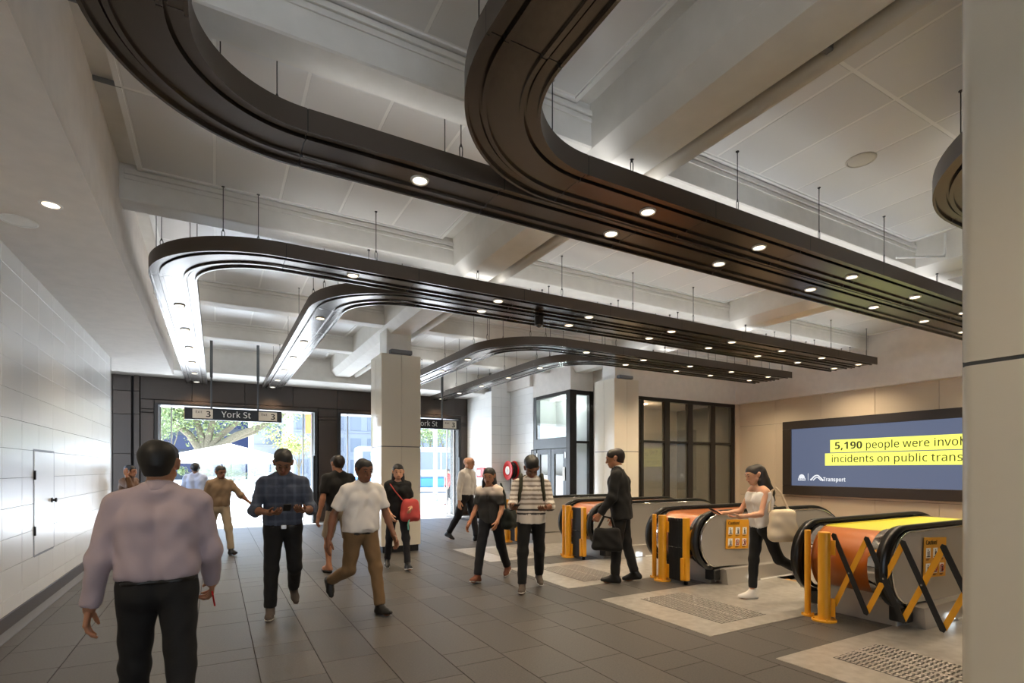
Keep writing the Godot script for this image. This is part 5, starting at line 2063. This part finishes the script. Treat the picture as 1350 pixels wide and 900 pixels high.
func held(called: String, label: String, category: String, who: Dictionary, at: Vector3, b := Basis.IDENTITY) -> Node3D:
	var o := thing(called, label, category)
	o.transform = who.root.transform * Transform3D(b, at)
	return o


func phone(who: Dictionary, label: String, arm: int, off: Vector3, b: Basis, c := Vector3(0.036, 0.006, 0.074)) -> Node3D:
	var o := held("phone", label, "phone", who, who.J["arm%d" % arm][1] + off, b)
	var m := MB.new()
	m.bev(-c, c, 0.005)
	obj("case", m, M.black, o)
	var s := MB.new()
	s.bev(Vector3(-c.x + 0.004, c.y - 0.0005, -c.z + 0.008), Vector3(c.x - 0.004, c.y + 0.001, c.z - 0.008), 0.0)
	obj("display", s, M.board, o)
	return o


func bag(called: String, label: String, category: String, who: Dictionary, at: Vector3, size: Vector3, m: Material, strap: Array, soft := 0.05, sm: Material = null) -> Node3D:
	var o := held(called, label, category, who, at)
	var q := MB.new()
	var h := size * 0.5
	var r := minf(h.x, h.z)
	var pr := []
	var nx := maxi(1, int(ceil((size.x - 2 * r) / (r * 0.6))))
	var nz := maxi(1, int(ceil((size.z - 2 * r) / (r * 0.6))))
	for i in nx + 1:
		for j in nz + 1:
			var x := (size.x * 0.5 - r) * (2.0 * i / nx - 1.0)
			var z := (size.z * 0.5 - r) * (2.0 * j / nz - 1.0)
			pr.append([Vector3(x, -h.y + r, z), Vector3(x * 0.88, h.y - r, z * 0.88), r, r * 0.72])
	sdf(pr, soft * 0.4, 0.013, [], q, null, 0.006)
	obj("body", q, m, o)
	if strap.size():
		var st := MB.new()
		var pts := []
		for p in strap: pts.append((p as Vector3) - at)
		st.tube(pts, 0.007, 6, 2.6)
		obj("strap", st, sm if sm else m, o)
	return o


func make_people() -> void:
	mat("eye", Color(0.10, 0.08, 0.07), 0.2)
	mat("hair_black", Color(0.045, 0.04, 0.038), 0.55)
	mat("hair_brown", Color(0.12, 0.085, 0.06), 0.5)
	mat("lips", Color(0.50, 0.26, 0.22), 0.5)
	var light := Color(0.80, 0.60, 0.48)
	var tan_ := Color(0.66, 0.46, 0.34)
	var brown := Color(0.47, 0.31, 0.22)
	cloth("mauve", Color(0.66, 0.60, 0.62))
	cloth("black_cloth", Color(0.032, 0.032, 0.037))
	cloth("navy_cloth", Color(0.06, 0.065, 0.095))
	var pl := cloth("plaid", Color(1, 1, 1)); pl.vertex_color_use_as_albedo = true
	var stp := cloth("striped", Color(1, 1, 1)); stp.vertex_color_use_as_albedo = true
	cloth("white_cloth", Color(0.88, 0.86, 0.84))
	cloth("blue_shirt", Color(0.66, 0.70, 0.80))
	cloth("khaki", Color(0.45, 0.35, 0.23))
	cloth("sand", Color(0.60, 0.54, 0.46))
	cloth("tan_shirt", Color(0.50, 0.415, 0.325))
	cloth("brown_jacket", Color(0.36, 0.24, 0.13))
	cloth("suit", Color(0.022, 0.022, 0.026))
	cloth("coral", Color(0.74, 0.28, 0.26))
	cloth("canvas_bag", Color(0.80, 0.74, 0.64))
	cloth("dark_green", Color(0.06, 0.10, 0.075))
	cloth("olive", Color(0.20, 0.20, 0.13))
	cloth("teal", Color(0.45, 0.75, 0.70))
	mat("leather_black", Color(0.06, 0.055, 0.05), 0.4)
	mat("suede", Color(0.30, 0.26, 0.23), 0.8)
	mat("sneaker_brown", Color(0.42, 0.22, 0.13), 0.7)
	mat("sneaker_white", Color(0.85, 0.83, 0.80), 0.6)
	var none := [[0, 2, 0, 2], [0, 2, 0, 2]]
	# 1 man in the foreground, seen from behind
	var a := person({"label": "man in a mauve grey shirt and black trousers close up, back to the camera", "at": [-0.27, 3.40], "face": 2.0, "h": 1.72, "fat": 1.06,
		"legs": [[8, 4, 4, 3], [-9, 8, -10, 3]], "arms": [[-4, 13, 12, -4], [4, 11, 36, 6]], "lean": 3.0, "head": [2, 14], "skin": tan_, "hair": M.hair_black, "hair_t": 0.018,
		"shirt": M.mauve, "trousers": M.black_cloth, "shoes": M.leather_black, "belt": M.leather_black, "collar": M.mauve, "cell": 0.0125, "head_cell": 0.005, "hair_cell": 0.006, "hand_cell": 0.0045, "wrinkle": 0.0055, "grip": [30.0, 45.0], "loose": 1.04, "hem": 0.05})
	var ph := held("folded_leaflet", "white and red folded leaflet in the foreground man's right hand", "leaflet", a, a.J.arm1[2] + a.J.arm1[3] * 0.10, Basis.from_euler(Vector3(0.6, 0.2, 0.2)))
	var pm := MB.new()
	pm.bev(Vector3(-0.004, -0.05, -0.06), Vector3(0.004, 0.05, 0.0), 0.001)
	obj("sheet", pm, M.white, ph)
	var pm2 := MB.new()
	pm2.bev(Vector3(-0.0045, -0.05, 0.0), Vector3(0.0045, 0.05, 0.07), 0.001)
	obj("red_half", pm2, M.red, ph)
	# 2 man in the plaid shirt
	var plaid := func(p: Vector3) -> Color:
		var u := fposmod(p.y * 11.0, 1.0)
		var w := fposmod(p.x * 11.0 + 0.3, 1.0)
		var c := Color(0.035, 0.046, 0.075)
		if u < 0.28: c = c.lerp(Color(0.10, 0.13, 0.19), 0.32)
		if w < 0.28: c = c.lerp(Color(0.10, 0.13, 0.19), 0.32)
		return c
	var b := person({"label": "man in a dark blue plaid shirt walking and looking down at his phone", "at": [0.62, 6.05], "face": 183.0, "h": 1.77, "fat": 1.05,
		"legs": [[0, 48, -38, 3], [3, 4, 0, 3]], "arms": [[14, 15, 78, 30], [16, 15, 72, 38]], "lean": 2.0, "head": [26, 4], "skin": brown, "hair": M.hair_black, "hair_t": 0.024,
		"shirt": M.plaid, "tint": plaid, "trousers": M.black_cloth, "shoes": M.suede, "soles": M.paper_beige, "belt": M.leather_black, "sleeve": "rolled", "palm": [1, 1], "grip": [40.0, 40.0], "cell": 0.0135})
	phone(b, "black phone held by the man in the plaid shirt", 0, Vector3(0, 0, 0), Basis.IDENTITY).transform = b.root.transform * Transform3D(Basis.from_euler(Vector3(0.5, 0, 0)), (b.J.arm0[2] + b.J.arm1[2]) * 0.5 + V(0, 0.045, 0.07))
	var bu := held("belt_buckle", "silver buckle at the waist of the man in the plaid shirt", "buckle", b, b.pel + V(0, 0.004, 0.125))
	var bm := MB.new()
	bm.bev(Vector3(-0.025, -0.02, -0.008), Vector3(0.025, 0.02, 0.008), 0.004)
	obj("plate", bm, M.steel, bu)
	# 3 man in white shirt and khaki trousers
	person({"label": "man in a white shirt and khaki brown trousers striding in mid floor", "at": [1.36, 5.75], "face": 162.0, "h": 1.70, "fat": 1.1, "belly": 1,
		"legs": [[16, 6, 6, 3], [-8, 58, -50, 3]], "arms": [[12, 14, 18, 4], [-16, 22, 26, -6]], "lean": 4.0, "head": [6, 8], "skin": brown, "hair": M.hair_black,
		"shirt": M.white_cloth, "trousers": M.khaki, "shoes": M.leather_black, "boot": 1.0, "sleeve": "short", "loose": 1.1, "cell": 0.0135, "belt": M.leather_black, "hem": 0.0})
	# 4 man in black top and shorts, from behind
	person({"label": "man in a black t-shirt and sand shorts walking away in flip-flops", "at": [1.62, 8.2], "face": 345.0, "h": 1.79,
		"legs": [[20, 30, 0, 3], [-6, 4, 0, 3]], "arms": [[-8, 14, 22, 0], [4, 12, 12, 0]], "lean": 3.0, "head": [4, -6], "skin": tan_, "hair": M.hair_brown,
		"shirt": M.black_cloth, "trousers": M.sand, "shorts": true, "shoes": M.leather_black, "sandals": true, "sleeve": "short", "loose": 1.08, "hem": -0.02, "face_on": false})
	# 5 woman with the red bag
	var e := person({"label": "woman in a black top and dark jeans with a coral bag by the column", "at": [2.47, 8.05], "face": 186.0, "h": 1.66, "fem": true, "fat": 0.95,
		"legs": [[15, 4, 10, 3], [-14, 8, -14, 3]], "arms": [[8, 12, 62, 22], [2, 10, 40, 20]], "lean": 2.0, "head": [4, 8], "skin": light, "hair": M.hair_black, "long": 0.16,
		"shirt": M.black_cloth, "trousers": M.navy_cloth, "shoes": M.leather_black, "soles": M.white, "sleeve": "short", "slim": 0.85})
	var rb := bag("shoulder_bag", "coral red soft shoulder bag carried by the woman beside the column", "bag", e, V(-0.16, 0.93, 0.17), Vector3(0.30, 0.34, 0.13), M.coral, [V(0.14, 1.33, 0.12), V(0.07, 1.22, 0.16), V(-0.04, 1.08, 0.19)], 0.06)
	var tl := MB.new()
	tl.tube([V(0.02, -0.12, 0.06), V(0.05, -0.22, 0.06), V(0.04, -0.3, 0.05)], 0.012, 6)
	obj("ribbon", tl, M.teal, rb)
	# 6 bald man in white
	var f := person({"label": "balding man in a white long sleeved shirt and dark trousers near the right doorway", "at": [4.72, 10.45], "face": 148.0, "h": 1.86, "fat": 1.02,
		"legs": [[14, 4, 8, 2], [-18, 14, -18, 2]], "arms": [[4, 9, 14, 0], [-6, 10, 10, 0]], "lean": 3.0, "head": [2, -12], "skin": light,
		"shirt": M.white_cloth, "trousers": M.navy_cloth, "shoes": M.leather_black, "belt": M.leather_black, "cell": 0.017})
	bag("briefcase", "dark briefcase in the balding man's left hand", "bag", f, f.J.arm0[2] + V(-0.01, -0.27, 0.02), Vector3(0.09, 0.27, 0.36), M.black_cloth, [f.J.arm0[2] + V(0, -0.16, 0.11), f.J.arm0[2] + V(0, -0.09, 0.06), f.J.arm0[2] + V(0, -0.09, -0.02), f.J.arm0[2] + V(0, -0.16, -0.07)], 0.03)
	# 7 woman walking left
	var dip := func(p: Vector3) -> Color:
		return Color(0.72, 0.62, 0.54).lerp(Color(0.035, 0.033, 0.035), smoothstep(1.26, 1.18, p.y))
	var dm := cloth("two_tone", Color(1, 1, 1)); dm.vertex_color_use_as_albedo = true
	var g := person({"label": "woman in a pale and black top, dark jeans and orange brown sneakers", "at": [3.36, 6.6], "face": 232.0, "h": 1.62, "fem": true, "fat": 1.0,
		"legs": [[-20, 12, -18, 2], [18, 4, 10, 2]], "arms": [[14, 12, 34, 4], [10, 10, 30, 0]], "lean": 5.0, "head": [10, -14], "skin": tan_, "hair": M.hair_black, "long": 0.06,
		"shirt": M.two_tone, "tint": dip, "trousers": M.navy_cloth, "shoes": M.sneaker_brown, "soles": M.sneaker_white, "sleeve": "short", "hem": -0.04})
	bag("shoulder_bag", "dark green shoulder bag at the side of the woman in orange brown sneakers", "bag", g, V(-0.27, 0.88, -0.03), Vector3(0.15, 0.30, 0.34), M.dark_green, [V(-0.15, 1.36, 0.0), V(-0.24, 1.2, 0.06), V(-0.27, 1.02, 0.1)], 0.04)
	# 8 man in the striped shirt
	var stripes := func(p: Vector3) -> Color:
		var u := fposmod((p.y - 0.02) * 17.5, 1.0)
		if (p.y > 0.985 and p.y < 1.005) or (p.y > 1.03 and p.y < 1.052): return Color(0.015, 0.015, 0.015)
		if p.y < 1.08: return Color(0.70, 0.64, 0.58)
		return Color(0.72, 0.67, 0.61) if u > 0.42 else Color(0.27, 0.22, 0.18)
	var h := person({"label": "young man in a striped polo shirt with a backpack, reading his phone", "at": [3.52, 5.78], "face": 208.0, "h": 1.72,
		"legs": [[-13, 16, -14, 3], [8, 4, 4, 3]], "arms": [[18, 10, 68, 26], [22, 12, 66, 8]], "lean": 3.0, "head": [34, -4], "skin": brown, "hair": M.hair_black, "hair_t": 0.045,
		"shirt": M.striped, "tint": stripes, "trousers": M.black_cloth, "shoes": M.suede, "soles": M.paper_beige, "sleeve": "rolled", "palm": [1, 1], "grip": [35.0, 40.0], "cell": 0.0125, "collar": M.sand, "hem": -0.05, "loose": 1.06, "wrinkle": 0.003})
	phone(h, "phone held out by the young man in the striped polo shirt", 1, Vector3.ZERO, Basis.IDENTITY).transform = h.root.transform * Transform3D(Basis.from_euler(Vector3(0.35, 0.3, 0)), h.J.arm1[2] + h.J.arm1[3] * 0.12 + V(-0.02, 0.03, 0.0))
	var bp := bag("backpack", "olive backpack on the back of the young man in the striped polo shirt", "backpack", h, h.chest + V(0, 0.0, -0.24), Vector3(0.30, 0.44, 0.17), M.olive, [])
	for sd in [-1.0, 1.0]:
		var sm := MB.new()
		var o: Vector3 = h.chest + V(0, 0.0, -0.24)
		var pts := []
		for q in [V(sd * 0.10, 0.02, -0.2), V(sd * 0.125, 0.19, -0.115), V(sd * 0.135, 0.226, -0.01), V(sd * 0.135, 0.18, 0.085), V(sd * 0.14, 0.05, 0.128), V(sd * 0.165, -0.1, 0.10), V(sd * 0.185, -0.2, 0.0), V(sd * 0.12, -0.18, -0.18)]:
			pts.append(h.chest + (q as Vector3) * h.H - o)
		sm.tube(pts, 0.008, 6, 2.8)
		obj("strap", sm, M.olive, bp)
	# 9 man in the dark suit
	var k := person({"label": "man in a dark suit carrying a black bag in front of the escalators", "at": [4.86, 5.6], "face": 318.0, "h": 1.85, "fat": 1.05,
		"legs": [[6, 3, 2, 2], [-6, 10, -10, 2]], "arms": [[10, 9, 26, 8], [2, 8, 14, 4]], "lean": 5.0, "head": [8, -6], "skin": tan_, "hair": M.hair_brown,
		"shirt": M.suit, "top": "jacket", "trousers": M.suit, "shoes": M.leather_black, "loose": 1.14, "hem": -0.12, "collar": M.white_cloth, "cell": 0.0145, "grip": [70.0, 40.0]})
	bag("briefcase", "black shoulder bag hanging at the front of the man in the dark suit", "bag", k, V(-0.25, 0.62, 0.16), Vector3(0.10, 0.31, 0.40), M.black_cloth, [V(-0.24, 0.76, 0.06), V(-0.25, 0.9, 0.10), V(-0.25, 0.92, 0.2), V(-0.25, 0.76, 0.28)], 0.03)
	# 10 woman with the tote
	var w := person({"label": "long haired woman in a white top and black leggings leaving the escalator", "at": [5.62, 4.0], "face": 292.0, "h": 1.63, "fem": true, "fat": 0.92,
		"legs": [[-22, 42, -40, 2], [6, 4, 2, 2]], "arms": [[22, 12, 62, 10], [24, 10, 62, 10]], "lean": 6.0, "head": [14, 4], "skin": light, "hair": M.hair_brown, "long": 0.24, "sway": 0.0,
		"shirt": M.white_cloth, "trousers": M.black_cloth, "slim": 0.78, "trouser_len": 0.86, "shoes": M.sneaker_white, "sleeve": "strap", "loose": 1.02, "hem": 0.0, "palm": [1, 1], "cell": 0.0125})
	phone(w, "phone held by the long haired woman in the white top", 1, Vector3.ZERO, Basis.IDENTITY).transform = w.root.transform * Transform3D(Basis.from_euler(Vector3(0.5, 0, 0)), w.J.arm1[2] + w.J.arm1[3] * 0.11 + V(0, 0.03, 0))
	bag("tote_bag", "cream canvas tote bag on the arm of the long haired woman", "bag", w, V(-0.24, 0.92, -0.10), Vector3(0.12, 0.36, 0.34), M.canvas_bag, [V(-0.20, 1.06, 0.04), V(-0.17, 1.30, -0.01), V(-0.17, 1.34, -0.06), V(-0.19, 1.28, -0.11), V(-0.22, 1.06, -0.2)], 0.06)
	# 11 man on the phone by the dark pier
	var m := person({"label": "man in a brown jacket with a phone at his ear by the dark stone pier", "at": [-1.52, 12.95], "face": 118.0, "h": 1.65,
		"legs": none, "arms": [[8, 10, 12, 0], [60, 20, 128, -6]], "lean": 1.0, "head": [2, 0], "skin": tan_, "hair": M.hair_black, "shirt": M.brown_jacket, "top": "jacket", "trousers": M.black_cloth, "shoes": M.leather_black, "cell": 0.018, "loose": 1.12, "hem": -0.06})
	phone(m, "phone at the ear of the man in the brown jacket", 1, Vector3.ZERO, Basis.IDENTITY).transform = m.root.transform * Transform3D(Basis.from_euler(Vector3(1.2, 0.2, 0)), m.hc + V(0.098, -0.02, 0.03))
	# 12 man walking out
	person({"label": "man in a pale blue shirt walking out through the left doorway", "at": [-0.42, 14.3], "face": 4.0, "h": 1.74,
		"legs": [[14, 6, 4, 2], [-14, 14, -14, 2]], "arms": [[-10, 12, 14, 0], [12, 14, 20, 0]], "lean": 3.0, "head": [2, 0], "skin": brown, "hair": M.hair_black, "shirt": M.blue_shirt, "trousers": M.navy_cloth, "shoes": M.leather_black, "belt": M.leather_black, "cell": 0.018, "hem": 0.04, "face_on": false})
	# 13 man in tan
	person({"label": "man in a tan shirt and sand trousers walking in from the left doorway", "at": [0.06, 11.0], "face": 158.0, "h": 1.66,
		"legs": [[17, 5, 8, 3], [-18, 20, -20, 3]], "arms": [[26, 30, 22, -12], [-10, 14, 20, 0]], "lean": 3.0, "head": [4, 0], "skin": brown, "hair": M.hair_black, "shirt": M.tan_shirt, "trousers": M.sand, "shoes": M.leather_black, "cell": 0.018, "sleeve": "rolled", "loose": 1.06})
	# 14 passer-by in the street
	person({"label": "distant passer-by in a red top in the street beyond the right doorway", "at": [8.9, 21.6], "face": 250.0, "h": 1.62, "fem": true,
		"legs": [[16, 4, 8, 2], [-16, 14, -16, 2]], "arms": [[12, 10, 20, 0], [-10, 10, 16, 0]], "lean": 3.0, "head": [2, 0], "skin": light, "hair": M.hair_brown, "shirt": M.coral, "trousers": M.navy_cloth, "shoes": M.leather_black, "cell": 0.026, "head_cell": 0.014, "hair_cell": 0.016, "hand_cell": 0.009, "face_on": false})
